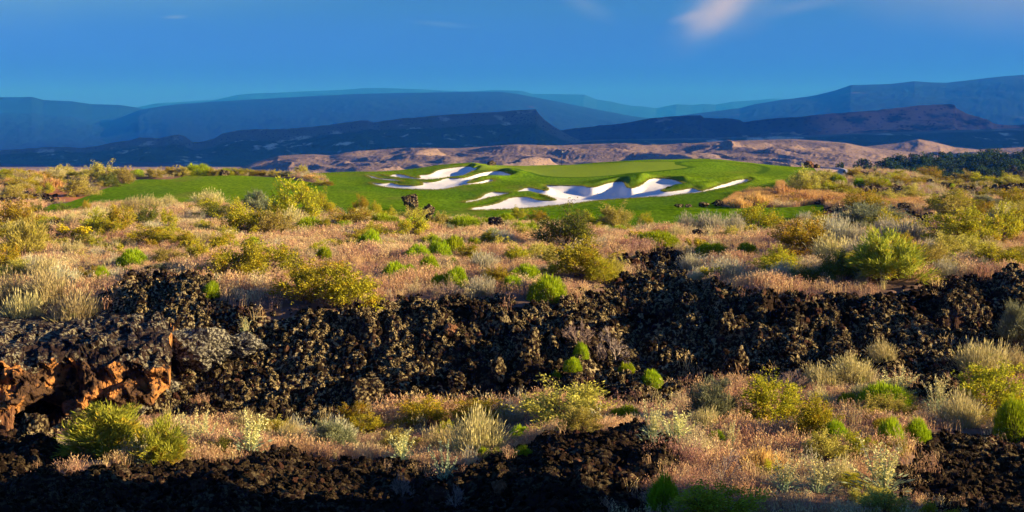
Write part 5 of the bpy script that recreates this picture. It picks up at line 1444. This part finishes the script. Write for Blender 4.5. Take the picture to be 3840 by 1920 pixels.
BLD = [
 (701, 1031, 532, 40, 36, 'tall leaning black boulder between shrubs and fairway'),
 (702, 1078, 542, 30, 24, 'rounded black boulder right of the tall leaning one'),
 (703, 1078, 572, 22, 28, 'small upright black rock under the rounded boulder'),
 (704, 1252, 580, 44, 28, 'jagged black rock among green shrubs near the centre'),
 (705, 1236, 416, 22, 10, 'dark rock standing on the skyline behind the putting green'),
 (706, 2036, 420, 26, 16, 'pointed dark rock with a lit face beside the start of the cart path'),
 (707, 2054, 421, 16, 9, 'low dark rock right of the pointed one by the cart path'),
 (708, 1708, 526, 24, 8, 'flat black stone on the turf, leftmost of four in a row'),
 (709, 1732, 526, 18, 8, 'flat black stone on the turf, second from the left of four in a row'),
 (710, 1771, 524, 26, 11, 'black stone on the turf, third from the left of four in a row'),
 (711, 1804, 522, 30, 14, 'pointed black stone on the turf, rightmost of four in a row'),
 (712, 2062, 518, 26, 10, 'black rock under the orange grass at the end of the turf'),
 (713, 1756, 605, 26, 20, 'black rock in the silvery grass, larger of a pair'),
 (714, 1779, 602, 16, 15, 'black rock in the silvery grass, smaller of a pair'),
 (715, 2066, 634, 28, 30, 'dark rock right of the large golden olive shrub'),
 (716, 2092, 640, 26, 14, 'low black rock right below the dark rock by the golden shrub'),
 (717, 142, 576, 40, 24, 'black rock with a hollow, behind the yellow-flowered shrub'),
 (718, 565, 443, 26, 13, 'dark rock among the row of shrubs behind the left fairway'),
 (719, 12, 524, 40, 22, 'black boulder at the left edge below the lava patch'),
 (720, 45, 520, 22, 14, 'brown block at the foot of the left lava patch'),
 (721, 1325, 902, 62, 74, 'tall lichen-speckled boulder on the lava slope near the centre'),
 (722, 926, 996, 84, 60, 'large tilted lichen-flecked boulder low on the lava slope'),
 (723, 1252, 964, 40, 54, 'upright lichen-speckled boulder below the tall one near the centre'),
 (724, 1148, 980, 46, 40, 'lichen-speckled boulder left below the tall one near the centre'),
 (725, 1850, 950, 58, 66, 'dark pillar-like boulder at the foot of the right lava slope'),
 (726, 1998, 928, 62, 46, 'broad dark boulder on the right lava slope, right of the pillar-like one'),
 (727, 1830, 856, 48, 60, 'lichen-speckled boulder high on the right lava slope'),
 (728, 1136, 850, 36, 24, 'flat pinkish brown stone on the upper lava slope'),
 (729, 1690, 1010, 50, 40, 'grey boulder left of the grey green shrub on the right grass'),
 (730, 1452, 1206, 24, 30, 'reddish stone on top of the dark bottom lava, right of two'),
 (731, 1290, 1214, 26, 24, 'reddish stone on the dark bottom lava, left of two'),
 (732, 1258, 1262, 40, 40, 'reddish brown boulder at the bottom edge'),
 (733, 2380, 1170, 24, 18, 'pale grey stone on the lower right lava'),
]
for b in BLD:
    boulder(*b[:6], mat=M_BROWN if any(s in b[5] for s in ('reddish', 'pinkish', 'brown block', 'lit face')) else None, depth=.9)  # the rock with a lit face gets its light as brown colour
boulder(741, 500, 912, 150, 92, 'massive pale lichen-covered block on the left lava slope', M_LICH, depth=.6)
boulder(742, 610, 880, 120, 50, 'lichen-covered block right of the massive pale one', M_LICH, depth=.6)
boulder(743, 385, 1020, 120, 50, 'pale lichen-covered block right of the cave', M_LICH, depth=.6)
boulder(744, 350, 1050, 60, 40, 'lichen-covered stone under the pale block right of the cave', M_LICH, depth=.7)

# ------------------------------------------------------------------ the broken lava roof over the cave at the left
def ledge(name, stations, mat_top, mat_face, mat_pick, seed, cap_end=True):
    """sweep a closed section (distance, row) along the bearing, roughened; each station: (bearing in 2576-wide px, [(d, row)...])"""
    ks = [s[0] / 2.5156 for s in stations]
    npt = len(stations[0][1])
    us = np.arange(ks[0], ks[-1] + .01, 1.1)
    sec = np.array([[(d, CAMZ - (r / 2.5156 - HY) / F * d) for d, r in s[1]] for s in stations])      # station, point, (d,z)
    fine = np.linspace(0, npt - 1, npt * 9)
    A = np.stack([np.stack([pchip(ks, sec[:, j, c], us) for j in range(npt)], 1) for c in (0, 1)], -1)  # u, point, 2
    B = np.stack([np.stack([np.interp(fine, np.arange(npt), A[i, :, c]) for c in (0, 1)], -1) for i in range(len(us))], 0)
    U = np.repeat(us[:, None], len(fine), 1)
    d, z = B[..., 0], B[..., 1]
    x = (U - CX) / F * d
    # roughen: blocky steps and grain pushed towards and away from the viewer
    w1, w2, wc = worley(x * .9 + seed, z * 1.2 + d * .35, seed)
    q1, q2, qc = worley(x * 2.6, z * 3.0 + d * .8, seed + 1)
    amp = np.interp(fine, [0, 1, npt - 1.2, npt - 1], [.1, 1, 1, .1])[None, :]
    d2 = d + amp * (-.60 * (wc - .5) - .42 * (qc - .5) + .35 * np.clip(.25 - (w2 - w1), 0, 1) + .22 * np.clip(.2 - (q2 - q1), 0, 1) + .20 * fbm(x * 3, z * 3 + d, 5, seed + 3, .6))
    z2 = z + amp * (.22 * (qc - .5) + .16 * fbm(x * 2.2 + 9, d * 2.2 + z, 4, seed + 4))
    V = np.stack([x, d2, z2], -1)
    nr, nc = V.shape[:2]
    i = np.arange(nr * nc).reshape(nr, nc)
    q = np.stack([i[:-1, :-1].ravel(), i[1:, :-1].ravel(), i[1:, 1:].ravel(), i[:-1, 1:].ravel()], 1)
    fm = fine[:-1] + .5 / 9
    jit = .45 * fbm(us[:-1] / 9., us[:-1] * 0 + seed, 4, seed + 8)
    mi = np.array([[mat_pick(f + q) for f in fm] for q in jit]).ravel()
    Vv = V.reshape(-1, 3); faces = [q]; mi = list(mi)
    if cap_end:
        c = np.append(Vv, [V[-1].mean(0), V[0].mean(0)], 0); n0 = len(Vv)
        e = i[-1]; b0 = i[0]
        tri = np.concatenate([np.stack([e[:-1], np.full(nc - 1, n0), e[1:]], 1), np.stack([b0[1:], np.full(nc - 1, n0 + 1), b0[:-1]], 1)])
        Vv = c; faces.append(tri); mi += [1] * len(tri)
    me = mesh_np(name, Vv, faces, [mat_top, mat_face], False, None, mi)
    return link(name, me)
def m_cave():
    t = NT('sunlit_brown_lava_face', .92, .08); p = t.pos()
    c = t.mix(t.noise(t.pos((1, 1, .45)), 1.6, 5), (0.040, 0.022, 0.013), (0.135, 0.075, 0.036))
    c = t.mix(t.ramp(t.noise(p, .8, 4), .49, .58), c, (0.46, 0.20, 0.055))  # orange patches put the ledge's warm sunlight into the colour
    c = t.mix(t.ramp(t.noise(p, 3.5, 5, .7), .50, .60), c, (0.020, 0.010, 0.007))
    t.col(c); t.bump(t.math('ADD', t.noise(t.pos((2, 2, .7)), 2.2, 6, .65), t.math('MULTIPLY', t.voro(t.pos((1, 1, .6)), 1.8), .8)), .9, .25)
    return t.m
M_CAVE = m_cave()
def m_roof():
    t = NT('lichen_lava_roof', .88, .1); p = t.pos()
    li = t.math('MULTIPLY', t.ramp(t.noise(p, 6.5, 6, .66), .50, .58), t.ramp(t.noise(p, .5, 3), .34, .56))
    c = t.mix(li, t.mix(t.noise(p, 1.5, 4), (0.012, 0.009, 0.009), (0.055, 0.030, 0.020)), t.mix(t.noise(p, 2, 2), (0.30, 0.24, 0.11), (0.37, 0.34, 0.22)))
    t.col(c); t.bump(t.math('SUBTRACT', t.noise(p, 8, 6, .68), t.voro(p, 4.5)), 1.0, .18); return t.m
M_ROOF = m_roof()
# section runs: plateau behind -> brow -> lip of the roof -> brown face down -> underside back into the cave
ST = [(-420, [(50.5, 790), (46.2, 832), (43.6, 872), (42.5, 925), (42.3, 985), (42.0, 1040), (42.6, 1062), (45.5, 1000)]),
      (-120, [(50.5, 790), (46.2, 830), (43.4, 870), (42.4, 918), (42.1, 980), (41.6, 1035), (42.4, 1060), (45.8, 1000)]),
      (0,   [(50.5, 790), (46.2, 830), (43.4, 868), (42.3, 922), (42.2, 975), (41.5, 1030), (42.4, 1045), (45.8, 1000)]),
      (60,  [(50.5, 788), (46.2, 832), (43.4, 872), (42.4, 920), (42.4, 960), (42.0, 1010), (43.0, 1026), (46.0, 990)]),
      (120, [(50.5, 786), (46.4, 832), (43.4, 872), (42.6, 910), (42.8, 950), (42.9, 985), (43.6, 1010), (46.0, 985)]),
      (175, [(50.5, 780), (46.6, 830), (43.8, 868), (43.2, 905), (43.6, 940), (43.4, 985), (43.9, 1030), (46.0, 985)]),
      (215, [(50.5, 775), (46.8, 822), (43.7, 866), (42.9, 915), (42.8, 960), (42.7, 1015), (43.2, 1052), (46.0, 1000)]),
      (300, [(50.5, 760), (47.0, 815), (43.9, 866), (43.0, 918), (42.9, 955), (42.9, 1010), (43.3, 1045), (46.0, 1000)]),
      (380, [(50.5, 745), (47.2, 810), (44.2, 865), (43.2, 925), (43.2, 950), (43.3, 990), (43.7, 1020), (46.0, 985)]),
      (432, [(50.5, 740), (47.4, 812), (44.5, 868), (43.6, 925), (43.7, 940), (43.9, 955), (44.3, 965), (46.0, 950)])]
lo_ = ledge('lava_ledge_ground', ST, M_ROOF, M_CAVE, lambda f: 0 if f < 3.05 else 1, 31)
tag(lo_, kind='structure')
boulder(751, 82, 1120, 64, 58, 'large dark block in front of the cave mouth', depth=.8)
boulder(752, 184, 1062, 64, 46, 'grey brown block with a pale lichen spot right of the cave mouth', M_BROWN, depth=.8)
boulder(753, 12, 1088, 46, 74, 'brown rounded boulder at the left side of the cave mouth', M_BROWN, depth=.8)
boulder(754, 200, 1085, 70, 40, 'dark lichen-flecked block under the grey brown one by the cave', depth=.8)

# ------------------------------------------------------------------ flagstick on the putting green
def flagstick(dx, dy_base):
    import bmesh
    u, v = dx / 2.5156, dy_base / 2.5156
    d = 207.0; g = raw(u, d); z = float(ground(np.array([g[0]]), np.array([g[1]]))[0])
    root = empty('flagstick', (g[0], g[1], z))
    bm = bmesh.new(); bmesh.ops.create_cone(bm, cap_ends=True, segments=10, radius1=.03, radius2=.022, depth=2.4)
    bmesh.ops.translate(bm, vec=(0, 0, 1.2), verts=bm.verts)
    me = bpy.data.meshes.new('pole'); bm.to_mesh(me); bm.free(); me.materials.append(m_plain('pole_dark', (0.02, 0.02, 0.02), (0.03, 0.03, 0.03)))
    link('pole', me, root)
    nx, nz = 9, 7
    xx, zz_ = np.meshgrid(np.linspace(.02, .38, nx), np.linspace(2.12, 2.38, nz))
    yy = .05 * np.sin(xx * 9) * (xx / .5)
    V = np.stack([xx, yy, zz_ - .12 * (xx / .55)**2], -1).reshape(-1, 3)
    i = np.arange(nx * nz).reshape(nz, nx)
    q = np.stack([i[:-1, :-1].ravel(), i[:-1, 1:].ravel(), i[1:, 1:].ravel(), i[1:, :-1].ravel()], 1)
    fl = link('flag', mesh_np('flag', V, [q], m_plain('flag_cloth', (0.34, 0.33, 0.31), (0.40, 0.39, 0.37))), root)
    sd = fl.modifiers.new('thick', 'SOLIDIFY'); sd.thickness = .01
    tag(root, 'dark flagstick with a small pale flag on the putting green', 'flagstick')
flagstick(1413, 415)

# ------------------------------------------------------------------ grove in the valley on the right
def make_tree(seed, key, slim=1.0, dense=1.0):
    r = np.random.default_rng(seed)
    nc = int(46 * dense)
    cc = hemi(nc, r, -.2); cc[:, 2] = np.where(r.uniform(0, 1, nc) < .25, -np.abs(cc[:, 2]) * .4, cc[:, 2])
    cc = cc * r.uniform(.55, 1.0, nc)[:, None] * np.array([.46 * slim, .46 * slim, .42]) + np.array([0, 0, .56])
    P, Dn, R = [], [], []
    for i in range(nc):
        k = 62
        o = unit(r.normal(size=(k, 3))); rad = r.uniform(.08, .15)
        P.append(cc[i] + o * rad * r.uniform(.5, 1, k)[:, None] * np.array([slim, slim, .85])); Dn.append(unit(o + r.normal(0, .5, (k, 3)))); R.append(np.clip(r.uniform(0, 1) * .6 + r.normal(.2, .2, k), 0, 1))
    P, Dn, R = np.concatenate(P), np.concatenate(Dn), np.concatenate(R)
    V, q = leaves(P, Dn, .062, .042, r)
    crown = build('crown', ML[key], [(V, q)], [np.repeat(R, 4)])
    n = 12
    items = []
    ang = np.linspace(0, 6.283, 9)[:-1]
    for i in range(n + 1):
        a, b = (np.zeros(3) - [0, 0, .05], np.array([0, 0, .5])) if i == 0 else (np.array([0, 0, .15 + .02 * i]), cc[r.integers(0, nc)])
        ra, rb = (.035, .018) if i == 0 else (.014, .005)
        ax = unit((b - a)[None])[0]; s = unit(np.cross(ax, [.3, .8, .1])[None])[0]; t2 = np.cross(ax, s)
        ring = lambda c, rr: c + rr * (np.cos(ang)[:, None] * s + np.sin(ang)[:, None] * t2)
        Vt = np.concatenate([ring(a, ra), ring(b, rb)]); k = np.arange(8)
        items.append((Vt, np.stack([k, (k + 1) % 8, (k + 1) % 8 + 8, k + 8], 1)))
    return [('crown', crown), ('trunk', build('trunk', MW, items))]
TREES = {'round': [make_tree(800 + i, 'tree') for i in range(4)], 'slim': [make_tree(820, 'tree', .32)], 'dusty': [make_tree(830 + i, 'dusty') for i in range(2)]}
_tn = {}
def valley_z(x, d):
    return CAMZ + (-14 + (-34 + 14) * float(smooth(640, 800, np.array(d)))) - .5
def tree(kind, dx, top, w, h, d, label, group=None):
    u = dx / 2.5156; x = (u - CX) / F * d
    hh = h / 2.5156 / F * d; ww = w / 2.5156 / F * d
    zt = CAMZ - (top / 2.5156 - HY) / F * d
    zg = min(valley_z(x, d), zt - hh)
    k = _tn.get(kind, 0); _tn[kind] = k + 1
    root = empty('poplar_tree' if kind == 'slim' else 'valley_tree', (x, d, zg), random.uniform(0, 6.28))
    for pn, me in TREES[kind][k % len(TREES[kind])]: link(pn, me, root)
    sl_ = .32 if kind == 'slim' else 1.0
    root.scale = (ww / sl_ * 1.05, ww / sl_ * 1.05, zt - zg)
    return tag(root, label, 'tree', group)
GR = 'dark trees of the grove in the valley'
tree('round', 2113, 408, 26, 26, 470, 'small round dark tree standing alone left of the grove', GR)
tree('round', 2168, 400, 62, 40, 480, 'broad dark tree at the left end of the grove', GR)
tree('round', 2205, 416, 40, 26, 440, 'low dark tree between the broad left tree and the slim one', GR)
tree('slim', 2228, 402, 9, 34, 500, 'slim columnar tree near the left end of the grove', GR)
tree('slim', 2533, 386, 16, 40, 560, 'tall pointed tree rising above the right part of the grove', GR)
tree('dusty', 2424, 446, 50, 40, 400, 'dusty brown tree in the middle of the grove', GR)
tree('dusty', 2548, 420, 60, 44, 400, 'large dusty grey tree in front of the right part of the grove', GR)
tree('dusty', 2388, 460, 34, 24, 395, 'low dusty brown tree at the front of the grove', GR)
LBL = 'dark green round-crowned tree crowded among others in the shaded valley grove'
for row, (d, t0, n, w0) in enumerate(((600, 391, 19, 52), (520, 401, 19, 56), (450, 414, 17, 58), (400, 430, 13, 60))):
    for k in range(n):
        x0 = [2235, 2225, 2240, 2290][row]
        dx = x0 + (2640 - x0) * (k + random.uniform(.1, .9)) / n
        top = t0 + random.uniform(-9, 7) - (7 if dx > 2440 and row < 2 else 0) + (4 if dx < 2300 else 0)
        tree('round', dx, top, w0 * random.uniform(.75, 1.25), 40, d + random.uniform(-20, 20), LBL, 'crowded trees inside the valley grove')
# ------------------------------------------------------------------ ground cover nobody could count: one object each, drawn by geometry nodes
def scatter(name, pts, protos, rot, scl, kind='stuff', tilt=None):
    me = bpy.data.meshes.new(name)
    n = len(pts)
    me.vertices.add(n); me.vertices.foreach_set('co', np.asarray(pts, np.float32).ravel())
    R = np.zeros((n, 3), np.float32); R[:, 2] = rot
    if tilt is not None: R[:, :2] = tilt
    a = me.attributes.new('rot', 'FLOAT_VECTOR', 'POINT'); a.data.foreach_set('vector', R.ravel())
    S = np.asarray(scl, np.float32)
    if S.ndim == 1: S = np.repeat(S[:, None], 3, 1)
    a = me.attributes.new('scl', 'FLOAT_VECTOR', 'POINT'); a.data.foreach_set('vector', S.ravel())
    a = me.attributes.new('pick', 'INT', 'POINT'); a.data.foreach_set('value', rng.integers(0, len(protos), n).astype(np.int32))
    o = link(name, me)
    g = bpy.data.node_groups.new(name + '_nodes', 'GeometryNodeTree')
    g.interface.new_socket('Geometry', in_out='INPUT', socket_type='NodeSocketGeometry')
    g.interface.new_socket('Geometry', in_out='OUTPUT', socket_type='NodeSocketGeometry')
    gi, go = g.nodes.new('NodeGroupInput'), g.nodes.new('NodeGroupOutput')
    j = g.nodes.new('GeometryNodeJoinGeometry')
    def named(nm, ty):
        q = g.nodes.new('GeometryNodeInputNamedAttribute'); q.data_type = ty; q.inputs['Name'].default_value = nm
        return q.outputs['Attribute']
    for k, pm in enumerate(protos):
        po = bpy.data.objects.new(name + '_source', pm)
        oi = g.nodes.new('GeometryNodeObjectInfo'); oi.inputs['Object'].default_value = po; oi.inputs['As Instance'].default_value = True
        ip = g.nodes.new('GeometryNodeInstanceOnPoints')
        cmp_ = g.nodes.new('FunctionNodeCompare'); cmp_.data_type = 'INT'; cmp_.operation = 'EQUAL'
        ci = [s for s in cmp_.inputs if s.type == 'INT']
        g.links.new(named('pick', 'INT'), ci[0]); ci[1].default_value = k
        g.links.new(gi.outputs[0], ip.inputs['Points']); g.links.new(cmp_.outputs[0], ip.inputs['Selection'])
        g.links.new(oi.outputs['Geometry'], ip.inputs['Instance'])
        e2r = g.nodes.new('FunctionNodeEulerToRotation')
        g.links.new(named('rot', 'FLOAT_VECTOR'), e2r.inputs[0]); g.links.new(e2r.outputs[0], ip.inputs['Rotation'])
        g.links.new(named('scl', 'FLOAT_VECTOR'), ip.inputs['Scale'])
        g.links.new(ip.outputs[0], j.inputs[0])
    g.links.new(j.outputs[0], go.inputs[0])
    md = o.modifiers.new('scatter', 'NODES'); md.node_group = g
    return tag(o, kind=kind)

def sample(n, d0, d1, u0=-330, u1=1354):
    d = np.sqrt(rng.uniform(d0 * d0, d1 * d1, n)); u = rng.uniform(u0, u1, n)
    return (u - CX) / F * d, d

def tuft(seed, key, n=16, rad=.17, h=.40, w=.009, heads=True):
    r = np.random.default_rng(seed)
    a = r.uniform(0, 6.283, n); q0 = rad * np.sqrt(r.uniform(0, 1, n))
    P0 = np.stack([q0 * np.cos(a), q0 * np.sin(a), np.zeros(n) - .03], 1)
    hh = h * r.uniform(.55, 1.1, n); b = r.normal(0, .07, (n, 2))
    P2 = P0 + np.column_stack([b, hh]); P1 = P0 * .45 + P2 * .55 + np.column_stack([-b * .2, hh * 0])
    V, q, t = blades(P0, P1, P2, w, r, .8)
    rn = np.clip(r.normal(.45, .28, n), 0, 1)
    it, rs = [(V, q, t)], [np.repeat(rn, 5)]
    if heads:
        k = 2
        hd = unit(np.repeat(P2 - P1, k, 0) + r.normal(0, .06, (n * k, 3)))
        hp = np.repeat(P2, k, 0) - hd * r.uniform(0, .16, n * k)[:, None] * h / .36
        V2, q2 = leaves(hp, hd, .060 * h / .36, .015, r)
        it.append((V2, q2)); rs.append(np.repeat(np.clip(np.repeat(rn, k) + r.normal(.2, .15, n * k), 0, 1), 4))
    return build('tuft', ML[key], it, rs)

# dry pinkish cheatgrass between the shrubs
TUFTS = [tuft(500 + i, 'cheat') for i in range(7)]
xs, ys = [], []
for n, a, b in ((31000, 25, 48), (98000, 48, 118), (19000, 118, 200)):
    x, y = sample(n, a, b); xs.append(x); ys.append(y)
x, y = np.concatenate(xs), np.concatenate(ys)
zz, st, sb, lv = ground(x, y, want=True)
dens = .80 + .55 * fbm(x * .22, y * .22, 3, 71)
ok = (st < -.25) & (lv < np.where(rng.uniform(0, 1, len(x)) < .10, .9, -.10)) & (rng.uniform(0, 1, len(x)) < dens) & (sdf(PATH, x, y) < -.5) & (sdf(RED, x, y) < -.3)
for (px, py, pr) in PLACED:
    ok &= ((x - px) / (pr * .85))**2 + ((y - py + pr * .75) / (pr * 1.25))**2 > rng.uniform(.6, 1.15, len(x))
x, y, zz, dd = x[ok], y[ok], zz[ok], y[ok]
sc_ = rng.uniform(.7, 1.25, len(x)) * np.interp(dd, [25, 48, 110, 200], [.82, 1.05, 1.25, 1.0]) * (1 + .75 * fbm(x * .3, y * .25, 3, 72))
tilt = rng.normal(0, .16, (len(x), 2))
scatter('dry_grass', np.column_stack([x, y, zz - .02]), TUFTS, rng.uniform(0, 6.28, len(x)), np.column_stack([sc_ * 1.2, sc_ * 1.2, sc_]), tilt=tilt)

# low scrub mixed through the grass: small blond, silvery and olive tufts
def small(parts): return [me for _, me in parts][0]
STF = [tuft(580, 'blond', 26, .16, .55, .012), tuft(581, 'silver', 26, .18, .5, .012), tuft(582, 'straw', 30, .2, .42, .014, False), tuft(583, 'blond', 22, .13, .65, .011)]
x, y = sample(21000, 26, 190)
zz, st, sb, lv = ground(x, y, want=True)
cl = fbm(x * .16, y * .10, 3, 77)
ok = (st < -.4) & (lv < -.15) & (sdf(PATH, x, y) < -.5) & (sdf(RED, x, y) < .0) & (rng.uniform(0, 1, len(x)) < .10 + 1.5 * np.clip(cl, 0, 1) + .35 * smooth(70, 105, y))
x, y, zz = x[ok], y[ok], zz[ok]
s_ = np.exp(rng.uniform(math.log(.6), math.log(1.5), len(x)))
scatter('scrub_grass', np.column_stack([x, y, zz - .03]), STF, rng.uniform(0, 6.28, len(x)), s_, tilt=rng.normal(0, .12, (len(x), 2)))
SCR = [make_leafy(590, 'olive', 9, 4, 22, .11)[0][1], make_leafy(591, 'gold', 9, 4, 22, .11)[0][1], make_leafy(592, 'pale' if 'pale' in ML else 'straw', 9, 4, 22, .11)[0][1], make_broom(593, 'sage', 420, .02)[0][1]]
x, y = sample(5600, 28, 195)
zz, st, sb, lv = ground(x, y, want=True)
cl = fbm(x * .2 + 40, y * .12, 3, 78)
ok = (st < -.8) & (lv < -.2) & (sdf(PATH, x, y) < -.6) & (sdf(RED, x, y) < -.3) & (rng.uniform(0, 1, len(x)) < .05 + .8 * np.clip(cl, 0, 1) + .22 * smooth(75, 110, y))
x, y, zz = x[ok], y[ok], zz[ok]
s_ = np.exp(rng.uniform(math.log(.45), math.log(1.15), len(x)))
scatter('scrub_foliage', np.column_stack([x, y, zz - .03]), SCR, rng.uniform(0, 6.28, len(x)), np.column_stack([s_ * 1.15, s_ * 1.15, s_ * .8]))

# burnt-orange grass on the bank right of the bunker
OT = [tuft(540 + i, 'orange', 22, .34, .75, .022) for i in range(4)]
x, y = sample(26000, 100, 165, 700, 1010)
so_ = sdf(ORANGE, x, y)
ok = so_ > 0
x, y = x[ok], y[ok]; zz = ground(x, y)
s_ = rng.uniform(.7, 1.2, len(x)) * (.75 + .25 * smooth(0, 3, so_[ok]))
scatter('orange_grass', np.column_stack([x, y, zz - .02]), OT, rng.uniform(0, 6.28, len(x)), s_)

# long grass fringing the bunkers
RT = [tuft(560 + i, 'rough', 14, .20, .17, .02, False) for i in range(4)]
m = len(LIP_PTS)
pick = rng.integers(0, m, 15000)
p = LIP_PTS[pick].copy()
p[:, :2] += rng.normal(0, .10, (len(p), 2)) + 0
sbp = np.full(len(p), -9.0)
for P in BUNK: sbp = np.maximum(sbp, sdf(P, p[:, 0], p[:, 1]))
p = p[sbp < 0.0]
p[:, 2] = ground(p[:, 0], p[:, 1]) - .01
scatter('lip_grass', p, RT, rng.uniform(0, 6.28, len(p)), rng.uniform(.5, 1.15, len(p)), tilt=rng.normal(0, .25, (len(p), 2)))

def m_block():
    t = NT('lava_rubble_stone', .92, .03)
    p = t.obj(); o = t.rand()
    base = t.mix(o, (0.007, 0.005, 0.0035), (0.030, 0.018, 0.011))
    base = t.mix(t.ramp(o, .93, .99), base, (0.08, 0.035, 0.02))
    wp = t.pos()
    patch = t.math('MULTIPLY', t.ramp(t.noise(wp, .33, 3), 0.34, .56), t.ramp(t.node_y(), 33, 38, .22, 1.0))
    li = t.ramp(t.noise(p, 5.0, 5, .62), .48, .56)
    lcol = t.mix(t.noise(p, 2, 2), (0.32, 0.22, 0.07), (0.40, 0.33, 0.16))
    c = t.mix(t.math('MULTIPLY', li, t.math('MULTIPLY', patch, t.ramp(t.math('FRACT', t.math('MULTIPLY', o, 7.3)), .15, .6))), base, lcol)
    t.col(c); t.bump(t.noise(p, 9, 5, .65), .8, .08)
    return t.m
M_BLOCK = m_block()
RK = [rock_mesh(600 + i, 3, 14, .2, M_BLOCK, 'stone') for i in range(9)]
xs, ys, ss = [], [], []
for n, a, b, lo, hi in ((30000, 24, 38, .05, .22), (80000, 38, 58, .07, .32), (9000, 58, 75, .14, .5), (16000, 75, 190, .25, .9)):
    x, y = sample(n, a, b); xs.append(x); ys.append(y); ss.append(np.exp(rng.uniform(math.log(lo), math.log(hi), n)))
x, y, s_ = np.concatenate(xs), np.concatenate(ys), np.concatenate(ss)
zz, st, sb, lv = ground(x, y, want=True)
ok = (lv > rng.uniform(-.35, .3, len(x))) & (st < -.5)
ok &= ~((y > 40.3) & (y < 48.5) & (x / y * F + CX < 120))
x, y, zz, s_ = x[ok], y[ok], zz[ok], s_[ok]
scatter('lava_rubble', np.column_stack([x, y, zz + s_ * .12]), RK, rng.uniform(0, 6.28, len(x)), np.column_stack([s_ * rng.uniform(.8, 1.2, len(x)), s_ * rng.uniform(.8, 1.2, len(x)), s_ * rng.uniform(.7, 1.2, len(x))]), tilt=rng.uniform(-1.2, 1.2, (len(x), 2)))
